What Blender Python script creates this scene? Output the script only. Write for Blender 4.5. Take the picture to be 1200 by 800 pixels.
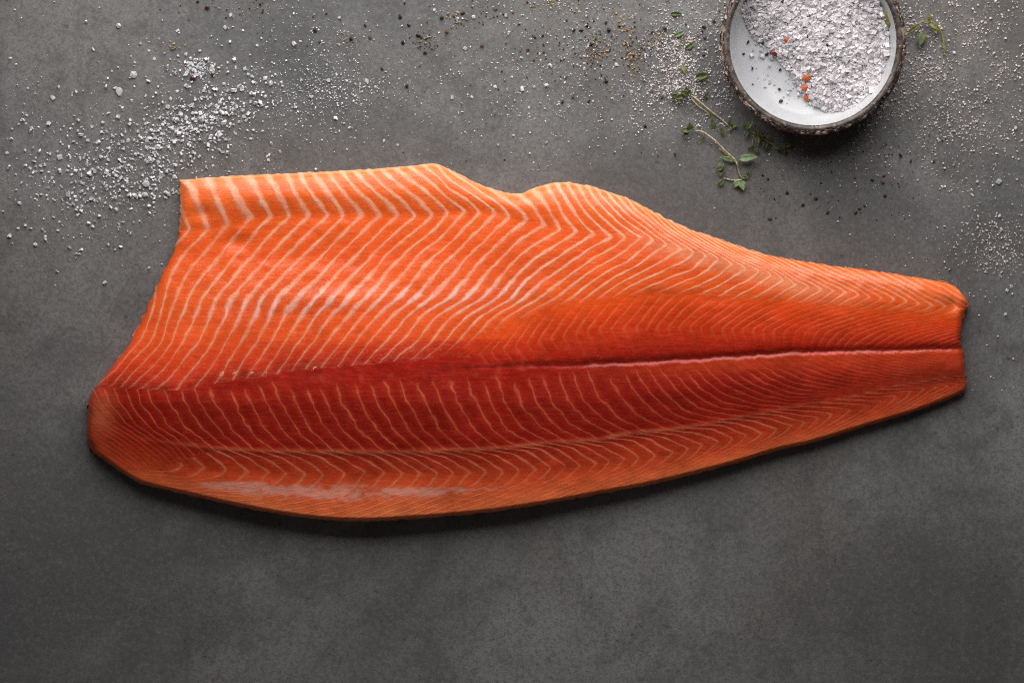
import bpy, bmesh, math, random
import numpy as np
from mathutils import Vector, Matrix

for o in list(bpy.data.objects):
    bpy.data.objects.remove(o)
scene = bpy.context.scene
COL = scene.collection
rng = np.random.default_rng(11)
random.seed(5)

# ------------------------------------------------------------------ camera, light, exposure
S = 0.00055                     # metres of table per unit of the traced plan
CAM_H = 1.5
cam_d = bpy.data.cameras.new('camera')
cam_d.sensor_width = 36.0
cam_d.lens = 36.0 * CAM_H / (1200 * S)
cam_d.clip_end = 50
cam = bpy.data.objects.new('camera', cam_d)
COL.objects.link(cam)
cam.location = (0, 0, CAM_H)
scene.camera = cam

world = bpy.data.worlds.new('World')
scene.world = world
world.use_nodes = True
world.node_tree.nodes['Background'].inputs[0].default_value = (1.0, 0.98, 0.96, 1)
world.node_tree.nodes['Background'].inputs[1].default_value = 0.034


def area(name, loc, aim, sx, sy, power, col, spread=180):
    d = bpy.data.lights.new(name, 'AREA')
    d.shape = 'RECTANGLE'
    d.size, d.size_y = sx, sy
    d.energy = power
    d.color = col
    d.spread = math.radians(spread)
    o = bpy.data.objects.new(name, d)
    COL.objects.link(o)
    o.location = loc
    o.rotation_euler = (Vector(aim) - Vector(loc)).to_track_quat('-Z', 'Y').to_euler()
    return o


area('softbox', (0.02, 0.53, 0.345), (0.02, 0.0, 0.05), 0.86, 0.62, 5.8, (1.0, 0.975, 0.955), 150)
area('fill_softbox', (-0.30, -0.95, 0.42), (-0.1, -0.1, 0.0), 0.5, 0.16, 0.20, (0.92, 0.96, 1.0))

scene.view_settings.view_transform = 'Standard'
scene.view_settings.look = 'None'
scene.view_settings.exposure = 0.0
scene.view_settings.gamma = 1.0
scene.view_settings.use_curve_mapping = False
scene.render.engine = 'CYCLES'
scene.cycles.use_denoising = False
scene.cycles.filter_width = 1.15
scene.cycles.sample_clamp_indirect = 4.0
scene.cycles.max_bounces = 8

# ------------------------------------------------------------------ helpers


def P(px, py, z=0.0):
    """plan units -> metres; z in metres. A thing seen at (px, py) at height z stands here."""
    k = 1.0 - z / CAM_H
    return Vector(((px - 600) * S * k, (400 - py) * S * k, z))


def link(name, mesh, mat=None, parent=None):
    o = bpy.data.objects.new(name, mesh)
    COL.objects.link(o)
    if mat is not None and len(mesh.materials) == 0:
        mesh.materials.append(mat)
    if parent is not None:
        o.parent = parent
    return o


def tag(o, label=None, cat=None, group=None, kind=None):
    if label:
        o['label'] = label
    if cat:
        o['category'] = cat
    if group:
        o['group'] = group
    if kind:
        o['kind'] = kind
    return o


def empty(name, loc):
    o = bpy.data.objects.new(name, None)
    o.empty_display_size = 0.01
    COL.objects.link(o)
    o.location = loc
    return o


def mesh_np(name, verts, faces, smooth=True):
    """faces: array (n,3) or (n,4)"""
    me = bpy.data.meshes.new(name)
    verts = np.asarray(verts, dtype=np.float32)
    faces = np.asarray(faces, dtype=np.int32)
    n, k = faces.shape
    me.vertices.add(len(verts))
    me.vertices.foreach_set('co', verts.ravel())
    me.loops.add(n * k)
    me.loops.foreach_set('vertex_index', faces.ravel())
    me.polygons.add(n)
    me.polygons.foreach_set('loop_start', np.arange(0, n * k, k, dtype=np.int32))
    me.polygons.foreach_set('loop_total', np.full(n, k, dtype=np.int32))
    me.polygons.foreach_set('use_smooth', np.full(n, smooth, dtype=bool))
    me.update(calc_edges=True)
    return me


def nodes_of(name):
    m = bpy.data.materials.new(name)
    m.use_nodes = True
    nt = m.node_tree
    return m, nt, nt.nodes['Principled BSDF']


def N(nt, typ, **kw):
    n = nt.nodes.new(typ)
    for k, v in kw.items():
        if k in ('operation', 'blend_type', 'data_type', 'attribute_name', 'interpolation_type', 'noise_dimensions',
                 'feature', 'distance', 'invert', 'attribute_type'):
            setattr(n, k, v)
        else:
            n.inputs[k].default_value = v
    return n


def L(nt, a, b):
    nt.links.new(a, b)


def M1(nt, op, a, b=None, c=None):
    n = nt.nodes.new('ShaderNodeMath')
    n.operation = op
    for i, v in enumerate((a, b, c)):
        if v is None:
            continue
        if isinstance(v, (int, float)):
            n.inputs[i].default_value = v
        else:
            nt.links.new(v, n.inputs[i])
    return n.outputs[0]


def MIX(nt, fac, a, b, blend='MIX'):
    n = nt.nodes.new('ShaderNodeMix')
    n.data_type = 'RGBA'
    n.blend_type = blend
    for sock, v in ((n.inputs[0], fac), (n.inputs[6], a), (n.inputs[7], b)):
        if isinstance(v, (int, float)):
            sock.default_value = v
        elif isinstance(v, tuple):
            sock.default_value = v if len(v) == 4 else v + (1,)
        else:
            nt.links.new(v, sock)
    return n.outputs[2]


def RAMP(nt, src, a, b, to0=0.0, to1=1.0):
    n = nt.nodes.new('ShaderNodeMapRange')
    n.interpolation_type = 'SMOOTHSTEP'
    for sock, v in zip(n.inputs[:5], (src, a, b, to0, to1)):
        if isinstance(v, (int, float)):
            sock.default_value = v
        else:
            nt.links.new(v, sock)
    return n.outputs[0]


def NOISE(nt, scale, detail=2.0, rough=0.5, stretch=None, rot=None, dist=0.0, co=None):
    tc = nt.nodes.new('ShaderNodeTexCoord')
    src = tc.outputs['Object'] if co is None else co
    if stretch is not None or rot is not None:
        mp = nt.nodes.new('ShaderNodeMapping')
        mp.inputs['Scale'].default_value = stretch or (1, 1, 1)
        mp.inputs['Rotation'].default_value = rot or (0, 0, 0)
        nt.links.new(src, mp.inputs[0])
        src = mp.outputs[0]
    n = nt.nodes.new('ShaderNodeTexNoise')
    n.inputs['Scale'].default_value = scale
    n.inputs['Detail'].default_value = detail
    n.inputs['Roughness'].default_value = rough
    n.inputs['Distortion'].default_value = dist
    nt.links.new(src, n.inputs['Vector'])
    return n.outputs[0]


def BUMP(nt, height, strength, dist, normal=None):
    n = nt.nodes.new('ShaderNodeBump')
    n.inputs['Strength'].default_value = strength
    n.inputs['Distance'].default_value = dist
    nt.links.new(height, n.inputs['Height'])
    if normal is not None:
        nt.links.new(normal, n.inputs['Normal'])
    return n.outputs[0]


def simple_mat(name, col, rough=0.5, var=0.25, scale=800.0, trans=0.0, sss=0.0, spec=0.5):
    m, nt, b = nodes_of(name)
    n = NOISE(nt, scale, 3.0)
    f = RAMP(nt, n, 0.3, 0.7)
    dark = tuple(c * (1 - var) for c in col)
    lite = tuple(min(1, c * (1 + var)) for c in col)
    L(nt, MIX(nt, f, dark, lite), b.inputs['Base Color'])
    b.inputs['Roughness'].default_value = rough
    b.inputs['Transmission Weight'].default_value = trans
    b.inputs['Specular IOR Level'].default_value = spec
    if sss:
        b.inputs['Subsurface Weight'].default_value = sss
        b.inputs['Subsurface Radius'].default_value = (1, 1, 1)
        b.inputs['Subsurface Scale'].default_value = 0.001
    return m


# ------------------------------------------------------------------ the table surface
def make_surface():
    m, nt, b = nodes_of('grey_concrete')
    big = NOISE(nt, 4.2, 6.0, 0.62, dist=0.8)
    hue = NOISE(nt, 7.0, 3.0, 0.5)
    mid = NOISE(nt, 34.0, 7.0, 0.68, dist=0.4, rot=(.4, .3, .7))
    fine = NOISE(nt, 780.0, 4.0, 0.75, rot=(.5, .7, .4))
    grit = NOISE(nt, 330.0, 5.0, 0.8, rot=(.7, .4, .9))
    brush = NOISE(nt, 9.0, 7.0, 0.72, stretch=(5.0, 1.0, 1.0), dist=0.5)
    brush2 = NOISE(nt, 11.0, 6.0, 0.7, stretch=(1.0, 4.0, 1.0), rot=(0, 0, .3), dist=0.6)
    c = MIX(nt, RAMP(nt, big, 0.34, 0.66), (0.108, 0.108, 0.110), (0.255, 0.250, 0.245))
    c = MIX(nt, M1(nt, 'MULTIPLY', RAMP(nt, hue, 0.42, 0.68), 0.6), c, (0.178, 0.163, 0.150))
    c = MIX(nt, M1(nt, 'MULTIPLY', RAMP(nt, mid, 0.47, 0.66), 0.62), c, (0.110, 0.106, 0.104))
    c = MIX(nt, M1(nt, 'MULTIPLY', RAMP(nt, brush, 0.5, 0.68), 0.40), c, (0.105, 0.101, 0.098))
    c = MIX(nt, M1(nt, 'MULTIPLY', RAMP(nt, brush2, 0.52, 0.72), 0.24), c, (0.26, 0.252, 0.242))
    c = MIX(nt, M1(nt, 'MULTIPLY', RAMP(nt, grit, 0.47, 0.62), 0.42), c, (0.085, 0.081, 0.079))
    c = MIX(nt, M1(nt, 'MULTIPLY', RAMP(nt, grit, 0.49, 0.36), 0.28), c, (0.27, 0.262, 0.252))
    c = MIX(nt, M1(nt, 'MULTIPLY', RAMP(nt, fine, 0.46, 0.64), 0.55), c, (0.085, 0.081, 0.079))
    pits = NOISE(nt, 210.0, 4.0, 0.65)
    c = MIX(nt, M1(nt, 'MULTIPLY', M1(nt, 'MULTIPLY', RAMP(nt, pits, 0.60, 0.70), RAMP(nt, mid, .42, .6)), 0.75), c, (0.05, 0.047, 0.045))
    # pores in loose drifts, darker than the rest
    vor = nt.nodes.new('ShaderNodeTexVoronoi')
    vor.inputs['Scale'].default_value = 420.0
    tcv = nt.nodes.new('ShaderNodeTexCoord')
    L(nt, tcv.outputs['Object'], vor.inputs['Vector'])
    pore = M1(nt, 'MULTIPLY', RAMP(nt, vor.outputs['Distance'], 0.26, 0.12), RAMP(nt, NOISE(nt, 14.0, 5.0, 0.7), 0.48, 0.66))
    c = MIX(nt, M1(nt, 'MULTIPLY', pore, 0.8), c, (0.045, 0.042, 0.040))
    c = MIX(nt, 1.0, c, (0.96, 0.96, 0.966), 'MULTIPLY')
    L(nt, c, b.inputs['Base Color'])
    L(nt, RAMP(nt, mid, 0.3, 0.7, 0.50, 0.68), b.inputs['Roughness'])
    b.inputs['Specular IOR Level'].default_value = 0.3
    h = M1(nt, 'ADD', M1(nt, 'MULTIPLY', fine, 0.30), M1(nt, 'MULTIPLY', mid, 0.55))
    h = M1(nt, 'ADD', h, M1(nt, 'MULTIPLY', grit, 0.5))
    L(nt, BUMP(nt, h, 0.34, 0.0012), b.inputs['Normal'])
    n = 40
    xs = np.linspace(-1.1, 1.1, n)
    ys = np.linspace(-0.9, 0.9, n)
    X, Y = np.meshgrid(xs, ys)
    v = np.stack([X.ravel(), Y.ravel(), np.zeros(n * n)], 1)
    i = np.arange(n * n).reshape(n, n)
    f = np.stack([i[:-1, :-1], i[:-1, 1:], i[1:, 1:], i[1:, :-1]], -1).reshape(-1, 4)
    o = link('table_surface', mesh_np('table_surface', v, f), m)
    tag(o, 'worn grey stone-like surface the fish and the bowl lie on', kind='structure')
    return o


make_surface()

# ------------------------------------------------------------------ the fillet
TOP = [(210, 211), (240, 209), (290, 205.5), (340, 203.5), (400, 200.5), (450, 197.5), (485, 194), (503, 192.5), (515, 193.5),
       (527, 199), (545, 208), (565, 217), (585, 224), (600, 227), (612, 226.5), (622, 222), (634, 217.5), (648, 214.5),
       (665, 213.5), (680, 216), (700, 220.5), (720, 227), (738, 234), (760, 245), (785, 258), (810, 269), (835, 277.5),
       (870, 290), (905, 300), (940, 306), (980, 312), (1020, 317), (1060, 323), (1090, 328), (1108, 331), (1120, 336)]
RIGHT = [(1120, 336), (1128, 342), (1133.5, 351), (1133, 360), (1129, 371), (1127, 385), (1126, 398), (1129, 412), (1131, 428),
         (1132, 442), (1133, 453), (1130, 459)]
LEFT = [(210, 211), (210.5, 225), (210, 245), (209, 268), (204, 290), (193, 315), (183, 335), (173, 358), (164, 378), (156, 393),
        (146, 410), (135, 424), (122, 440), (110, 455), (104, 468), (102, 485), (101, 500), (102, 515)]
BOT = [(102, 515), (108, 528), (125, 541), (145, 555), (165, 566), (195, 574), (230, 582), (270, 591), (310, 599), (350, 605.5),
       (390, 609.5), (430, 610.5), (470, 608.5), (520, 605), (580, 599), (640, 590), (700, 579), (750, 570), (790, 561),
       (830, 551), (870, 540), (910, 528), (950, 519), (990, 507), (1030, 495), (1070, 483), (1100, 472), (1118, 465), (1130, 459)]


def catmull(pts, n):
    p = np.array(pts, float)
    p = np.vstack([2 * p[0] - p[1], p, 2 * p[-1] - p[-2]])
    out = []
    t = np.linspace(0, 1, 12, endpoint=False)[:, None]
    for i in range(1, len(p) - 2):
        a, b, c, d = p[i - 1], p[i], p[i + 1], p[i + 2]
        out.append(0.5 * (2 * b + (c - a) * t + (2 * a - 5 * b + 4 * c - d) * t ** 2 + (-a + 3 * b - 3 * c + d) * t ** 3))
    out.append(p[-2][None])
    q = np.vstack(out)
    s = np.r_[0, np.cumsum(np.hypot(*np.diff(q, axis=0).T))]
    u = np.linspace(0, s[-1], n)
    return np.stack([np.interp(u, s, q[:, 0]), np.interp(u, s, q[:, 1])], 1)


def lin(tab):
    """piecewise linear function of x with linear extrapolation"""
    xs = np.array([t[0] for t in tab], float)
    ys = np.array([t[1] for t in tab], float)

    def f(x):
        r = np.interp(x, xs, ys)
        s0 = (ys[1] - ys[0]) / (xs[1] - xs[0])
        s1 = (ys[-1] - ys[-2]) / (xs[-1] - xs[-2])
        r = np.where(x < xs[0], ys[0] + (x - xs[0]) * s0, r)
        return np.where(x > xs[-1], ys[-1] + (x - xs[-1]) * s1, r)
    return f


def clampf(tab):
    xs = [t[0] for t in tab]
    ys = [t[1] for t in tab]
    return lambda x: np.interp(x, xs, ys)


def smooth_noise(x, y, scale, seed):
    """value noise, range -1..1"""
    r = np.random.default_rng(seed)
    T = r.uniform(-1, 1, (64, 64))
    gx, gy = x / scale, y / scale
    ix, iy = np.floor(gx).astype(int), np.floor(gy).astype(int)
    fx, fy = gx - ix, gy - iy
    fx, fy = fx * fx * (3 - 2 * fx), fy * fy * (3 - 2 * fy)
    a = T[iy % 64, ix % 64]
    b = T[iy % 64, (ix + 1) % 64]
    c = T[(iy + 1) % 64, ix % 64]
    d = T[(iy + 1) % 64, (ix + 1) % 64]
    return (a * (1 - fx) + b * fx) * (1 - fy) + (c * (1 - fx) + d * fx) * fy


def blur(a, sig):
    r = int(3 * sig + 1)
    k = np.exp(-0.5 * (np.arange(-r, r + 1) / sig) ** 2)
    k /= k.sum()
    for ax in (0, 1):
        pad = [(0, 0), (0, 0)]
        pad[ax] = (r, r)
        b = np.pad(a, pad, mode='edge')
        out = np.zeros_like(a)
        for j, w in enumerate(k):
            sl = [slice(None), slice(None)]
            sl[ax] = slice(j, j + a.shape[ax])
            out += w * b[tuple(sl)]
        a = out
    return a


def stack_rails(Y, rails):
    """cumulative: each rail at least 2 below the one before"""
    out = [rails[0]]
    for r in rails[1:]:
        out.append(np.maximum(r, out[-1] + 2.0))
    return out


def across(Y, rails, vals):
    """at fixed x interpolate vals given on the rails; constant slope beyond the ends"""
    res = np.array(np.broadcast_to(vals[0], Y.shape))
    for k in range(len(rails) - 1):
        t = (Y - rails[k]) / (rails[k + 1] - rails[k])
        v = vals[k] + (vals[k + 1] - vals[k]) * t
        first, last = k == 0, k == len(rails) - 2
        m = np.ones(Y.shape, bool)
        if not first:
            m &= Y >= rails[k]
        if not last:
            m &= Y < rails[k + 1]
        res = np.where(m, v, res)
    return res


def smoothstep(a, b, x):
    t = np.clip((x - a) / (b - a), 0, 1)
    return t * t * (3 - 2 * t)


X0, Y0 = 90, 180
GX, GY = np.meshgrid(np.arange(X0, 1146, 1.0), np.arange(Y0, 625, 1.0))


def sample(a, x, y):
    fx, fy = np.clip(x - X0, 0, a.shape[1] - 1.001), np.clip(y - Y0, 0, a.shape[0] - 1.001)
    ix, iy = fx.astype(int), fy.astype(int)
    dx, dy = fx - ix, fy - iy
    return ((a[iy, ix] * (1 - dx) + a[iy, ix + 1] * dx) * (1 - dy)
            + (a[iy + 1, ix] * (1 - dx) + a[iy + 1, ix + 1] * dx) * dy)


# rails along the fish (traced by eye)
yT = clampf(TOP)
yB = clampf(BOT)
yR1 = clampf([(205, 272), (245, 268), (267, 264), (294, 255), (340, 253), (500, 253), (545, 248), (581, 249), (618, 260), (657, 269),
              (717, 277), (751, 278), (784, 287), (830, 300), (876, 313), (934, 333), (1000, 345), (1110, 360), (1135, 363)])
yR2 = clampf([(200, 300), (650, 300), (720, 305), (784, 310), (830, 320), (900, 335), (960, 348), (1020, 354), (1135, 370)])
yR3 = clampf([(90, 348), (640, 350), (700, 352), (760, 344), (800, 344), (860, 350), (930, 354), (1020, 362), (1080, 368), (1135, 375)])
yLp = clampf([(90, 446), (120, 447), (211, 452), (234, 447), (276, 439), (312, 435), (346, 428), (400, 424), (452, 419), (504, 415), (560, 413), (1140, 400)])
yS1 = clampf([(440, 430), (520, 418), (560, 402), (600, 380), (640, 363), (700, 352), (760, 344), (800, 344), (860, 350), (930, 354), (1020, 362), (1080, 368), (1135, 375)])
yM2 = clampf([(440, 434), (560, 414), (620, 402), (700, 386), (800, 384), (900, 386), (1000, 388), (1135, 392)])
yL = clampf([(90, 446), (200, 448), (300, 441), (380, 437), (460, 434), (540, 431), (600, 429), (680, 427.5), (740, 424), (800, 421), (850, 418),
             (920, 413), (980, 411), (1040, 410), (1080, 409), (1140, 408)])
yC0 = clampf([(90, 448), (200, 451), (250, 450), (300, 449), (400, 446), (500, 442), (600, 437), (800, 428), (1140, 414)])
yC1 = clampf([(90, 472), (620, 472), (700, 468), (800, 457), (900, 448), (1000, 437), (1140, 423)])
yC2 = clampf([(90, 488), (150, 496), (200, 501), (300, 505), (560, 505), (700, 494), (800, 481), (900, 466), (1000, 453), (1140, 435)])
yS2 = clampf([(90, 498), (150, 509), (200, 519), (250, 525), (300, 528), (450, 529), (560, 527), (600, 524), (650, 518), (700, 515), (740, 508),
              (800, 502), (840, 494), (900, 482), (960, 472), (1000, 463), (1060, 448), (1140, 437)])
yK = clampf([(90, 512), (150, 535), (214, 545), (266, 550), (316, 553), (380, 556), (450, 553), (570, 554), (628, 551), (700, 543), (770, 533),
             (842, 519), (894, 507), (946, 493), (998, 480), (1050, 463), (1090, 450), (1140, 440)])

seq = lambda xs, i0=0: [(x, i0 + k) for k, x in enumerate(xs)]
pT = lin(seq([218, 242, 266, 290, 312, 336, 352, 368, 385, 399, 414, 432, 448, 464, 480, 498, 513, 527, 575, 608, 624, 640, 652, 664, 677, 688, 700,
              712, 724, 738, 750, 762, 772, 784, 797, 810, 824, 838, 853, 868, 884, 900, 916, 932, 948, 964, 980, 998, 1016, 1034, 1052]))
R1x = [245, 267, 294, 317.5, 340.5, 363, 384.5, 403.5, 424.5, 445.5, 466, 487, 508, 525.5, 545, 563, 581, 599, 618, 638, 657, 676, 696, 717, 733,
       751, 767, 784, 800, 814, 830, 845, 859, 876, 892, 906, 920, 934, 950, 965, 980, 994, 1009, 1023, 1038, 1052, 1066, 1080, 1095, 1110]
pR1 = lin(seq(R1x))
pR2 = lin(seq([214, 236, 258, 277, 297, 315, 336, 354, 377, 394, 416, 436, 453, 472, 490, 510, 530, 550, 570, 592, 610, 632, 656, 676, 693, 717, 737,
               752, 769, 790, 812, 827, 845, 858, 877, 890, 906, 920, 936, 951, 966, 980, 995, 1010, 1025, 1040, 1054, 1068, 1083, 1098]))
pR3 = lin(seq([181, 192, 206, 221, 238, 254, 273, 290, 308, 326, 349, 370, 388, 408, 428, 448, 468, 488, 506, 526, 546, 566, 583, 600, 615, 632, 650,
               668, 686, 700, 717, 738, 770, 800, 822, 842, 862, 882, 903, 922, 938, 953, 968, 983, 998, 1013, 1028, 1042, 1056, 1070, 1084], -1))
pR37 = lin(seq([175, 186, 197, 212, 228, 245, 263, 280, 297, 316, 333, 351, 369, 387, 406, 424, 442, 460, 478, 494, 512, 528, 546, 562, 578, 594, 610,
                628, 646, 664, 684, 702, 720], -1))
pR40 = lin(seq([164, 176, 189, 201, 214, 232, 248, 264, 282, 301, 318, 335, 352, 368, 384, 402, 418, 434, 454, 470, 488, 506, 522, 538, 552, 567, 582,
                598, 614, 630, 646, 662], -1))
pR5 = lin(seq([120, 135, 146, 157, 172, 189, 211, 234, 256, 276, 294, 312, 330, 346, 362, 380, 400, 416, 433, 452, 467, 488, 504, 520, 535, 550, 565,
               580, 596, 612], -1))
C1x = [127, 139, 153, 164, 178, 197, 217, 234, 250, 275, 292, 312, 329, 346, 366, 382, 401, 424, 442, 460, 478, 497, 518, 537, 558, 575, 593, 611, 630,
       646, 668, 684, 700, 726, 746, 762, 777, 793, 808, 822, 838, 852, 866, 881, 896, 910, 924, 938, 952, 966, 980, 994, 1008, 1022, 1036, 1050]
pC1 = lin(seq(C1x))
Kx = [214, 240, 266, 291, 316, 336, 360, 380, 405, 428, 450, 472, 494, 513, 532, 551, 570, 590, 609, 628, 646, 664, 680, 700, 717, 734, 750, 770, 790, 808,
      825, 842, 860, 878, 894, 912, 930, 946, 961, 976, 998, 1018, 1036, 1054, 1072, 1090, 1105]
pK = lin(seq(Kx))
shC = clampf([(100, 42), (150, 46), (250, 52), (400, 44), (600, 48), (700, 56), (800, 60), (900, 84), (1000, 130), (1130, 180)])
shM = clampf([(560, 25), (740, 36), (800, 46), (900, 68), (1000, 82), (1130, 95)])
shM3 = clampf([(560, 14), (700, 26), (850, 22), (950, -15), (1000, -35), (1130, -60)])

# wobble the plan a little so that no line is ruler-straight
WX = GX + 1.0 * smooth_noise(GX, GY, 30, 1) + 0.35 * smooth_noise(GX, GY, 8, 2)
WY = GY + 1.5 * smooth_noise(GX, GY, 31, 3)
x, y = WX, WY
rU = stack_rails(y, [yT(x), yR1(x), yR2(x), yR3(x), np.maximum(372, yR3(x) + 12), np.maximum(400, yR3(x) + 28), np.maximum(yLp(x), yR3(x) + 44)])
bow = 0.25 * np.clip((x - 380) / 60, 0, 1) * np.clip((620 - x) / 60, 0, 1)
tA = rU[0] * 0.3 + rU[1] * 0.7
PU = across(y, [rU[0], tA] + rU[1:], [pT(x), pT(x) * .3 + pR1(x) * .7 - bow, pR1(x), pR2(x), pR3(x), pR37(x), pR40(x), pR5(x)])
rM = stack_rails(y, [yS1(x), yM2(x), yL(x)])
PM = across(y, rM, [x / 15.0, (x + shM(x)) / 15.0, (x + shM(x) - shM3(x)) / 15.0])
rC = stack_rails(y, [yC0(x), yC1(x), yC2(x), yS2(x)])
PC = across(y, rC, [pC1(x + np.interp(x, [150, 700, 1000], [7, 14, 45])), pC1(x), pC1(x - 0.42 * shC(x)), pC1(x - shC(x))])
kk = np.interp(x, [100, 250, 330], [12, 30, 38])
rE = stack_rails(y, [yS2(x), yS2(x) + 7, yK(x), yK(x) + 0.32 * (yB(x) - yK(x)), yB(x)])
PE = across(y, rE, [pK(x + kk * 1.55), pK(x + kk * .78), pK(x), pK(x + 13), pK(x + np.interp(x, [200, 400, 700, 1100], [140, 125, 110, 75]))])
PU, PM, PC, PE = blur(PU, 2.2), blur(PM, 2.0), blur(PC, 2.0), blur(PE, 1.8)

# relief, in plan units
xs_h = [100, 200, 300, 450, 600, 750, 900, 1020, 1130]
hv = lambda *a: np.interp(GX, xs_h, a)
rH = stack_rails(GY, [yT(GX), yT(GX) * .5 + yR1(GX) * .5, yR1(GX), yR2(GX), yR3(GX), np.maximum(402, yR3(GX) + 26), np.maximum(yL(GX), yR3(GX) + 40),
                      yC1(GX), yS2(GX), yK(GX), yB(GX)])
H = across(GY, rH, [hv(17, 15, 15, 17, 20, 22, 20, 17, 17), hv(19, 20, 21.5, 23.5, 26, 28, 26, 22, 21), hv(18, 17, 17.5, 20.5, 24.5, 30, 27.5, 24, 20),
                    hv(18, 18, 19.5, 23.5, 29.5, 33, 29, 25, 20), hv(20, 26, 29, 33, 36, 34, 29.5, 25, 20), hv(26, 33, 37, 40, 40, 36, 30, 25, 20),
                    hv(29, 39, 42, 43, 41, 36, 30, 25, 19), hv(30, 41, 45, 46, 44, 38, 31, 26, 20), hv(26, 36, 39, 40, 38, 32, 26.5, 22, 18),
                    hv(23, 30, 34, 35, 33, 28, 23, 19, 15.5), hv(18, 23, 27, 29, 27, 22, 18, 15.5, 13)])
H = blur(H, 5.0)
# crease at the kink line, step under the ridge, groove of the lateral line
dR1 = GY - yR1(GX)
H -= 0.5 * np.exp(-(dR1 / 6.0) ** 2) * np.clip((640 - GX) / 80, 0, 1)
H += 0.4 * np.exp(-((dR1 - 1) / 9.0) ** 2) * np.clip((GX - 700) / 60, 0, 1) * np.clip((1060 - GX) / 80, 0, 1)
dS1 = GY - yS1(GX)
H -= 1.0 * smoothstep(-12, 7, dS1) * np.exp(-np.maximum(dS1, 0) / 22.0) * np.clip((GX - 690) / 60, 0, 1)
dG = GY - yL(GX) + 1.1 * smooth_noise(GX, GY * .3, 9, 55) + .6 * smooth_noise(GX, GY * .3, 4, 56)
gdep = np.interp(GX, [470, 540, 620, 720, 900, 1130], [0, 0, 0.7, 1.5, 1.9, 1.5])
H -= gdep * np.exp(-(np.where(dG > 0, dG / 2.8, dG / 4.5)) ** 2)
dS2 = GY - yS2(GX)
H += 0.5 * np.exp(-(dS2 / 3.0) ** 2) * np.clip((GX - 180) / 60, 0, 1) * np.clip((960 - GX) / 60, 0, 1)
H += 0.9 * smooth_noise(GX, GY, 47, 5) + 0.5 * smooth_noise(GX, GY, 19, 6) + 0.22 * smooth_noise(GX, GY, 8, 7)
# dents near the cut corners
H -= 3.2 * np.exp(-((GX - 1117) / 9) ** 2 - ((GY - 357) / 9) ** 2)
H += 1.2 * np.exp(-((GX - 1128) / 7) ** 2 - ((GY - 348) / 8) ** 2)
H -= 2.5 * np.exp(-((GX - 236) / 14) ** 2 - ((GY - 250) / 9) ** 2)
H -= 2.6 * np.exp(-((GX - 276) / 16) ** 2 - ((GY - 284) / 9) ** 2)
H += 1.8 * np.exp(-((GX - 385) / 60) ** 2 - ((GY - 352) / 12) ** 2)

# signed distance to the outline
out_poly = np.vstack([catmull(TOP, 260)[:-1], catmull(RIGHT, 50)[:-1], catmull(BOT, 260)[::-1][:-1], catmull(LEFT, 110)[::-1][:-1]])
a_, b_ = out_poly, np.roll(out_poly, -1, 0)
ab = b_ - a_
ab2 = (ab ** 2).sum(1)


def dist_outline(px, py):
    res = np.empty(px.shape)
    for s in range(0, px.size, 4000):
        qx, qy = px[s:s + 4000, None] - a_[None, :, 0], py[s:s + 4000, None] - a_[None, :, 1]
        t = np.clip((qx * ab[:, 0] + qy * ab[:, 1]) / ab2, 0, 1)
        res[s:s + 4000] = np.sqrt(((qx - t * ab[:, 0]) ** 2 + (qy - t * ab[:, 1]) ** 2).min(1))
    return res


NU, NV = 940, 400
cT, cB, cL, cR = catmull(TOP, NU), catmull(BOT, NU), catmull(LEFT, NV), catmull(RIGHT, NV)
# ragged hand-cut border
jit = lambda c, amp, sd: c + amp * np.stack([smooth_noise(c[:, 0] * 1.3 + c[:, 1], c[:, 1] + 7, 7, sd), smooth_noise(c[:, 0] + c[:, 1] * 1.3, c[:, 0] * .3, 5, sd + 1)], 1) \
    * np.minimum(1, np.minimum(np.arange(len(c)), np.arange(len(c))[::-1]) / 8.0)[:, None]
cT, cB, cL, cR = jit(cT, 0.9, 31), jit(cB, 0.9, 33), jit(cL, 2.0, 35), jit(cR, 2.0, 37)
u = np.linspace(0, 1, NU)[None, :, None]
v = np.linspace(0, 1, NV)[:, None, None]
# rows a little denser near both long borders
v = v - 0.06 * np.sin(2 * np.pi * v) / (2 * np.pi) * 6 * 0.4


def curve_at(c, vv):
    i = vv.ravel() * (len(c) - 1)
    k = np.arange(len(c))
    return np.stack([np.interp(i, k, c[:, 0]), np.interp(i, k, c[:, 1])], 1)


Lc = curve_at(cL, v)[:, None, :]
Rc = curve_at(cR, v)[:, None, :]
Q = ((1 - v) * cT[None] + v * cB[None] + (1 - u) * Lc + u * Rc
     - ((1 - u) * (1 - v) * cT[0] + u * (1 - v) * cT[-1] + (1 - u) * v * cB[0] + u * v * cB[-1]))
qx, qy = Q[..., 0].ravel(), Q[..., 1].ravel()
D = dist_outline(qx, qy)
idx = np.arange(NU * NV).reshape(NV, NU)
ring = np.r_[idx[0, :-1], idx[:-1, -1], idx[-1, ::-1][:-1], idx[::-1, 0][:-1]]
D[ring] = 0

hq = sample(H, qx, qy)
r_edge = np.where(qy > yK(qx), 5.0, np.where(qy < yR1(qx), 14.0, 8.0))
r_edge = np.where(qy > yK(qx) - 20, np.interp(qy - yK(qx), [-20, 0], [8.0, 5.0]), r_edge)
t = np.clip(D / r_edge, 0, 1)
e0 = np.interp(qy - yK(qx), [-6, 6], [.38, .40])
z = hq * (e0 + (1 - e0) * np.sqrt(1 - (1 - t) ** 2))

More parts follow.
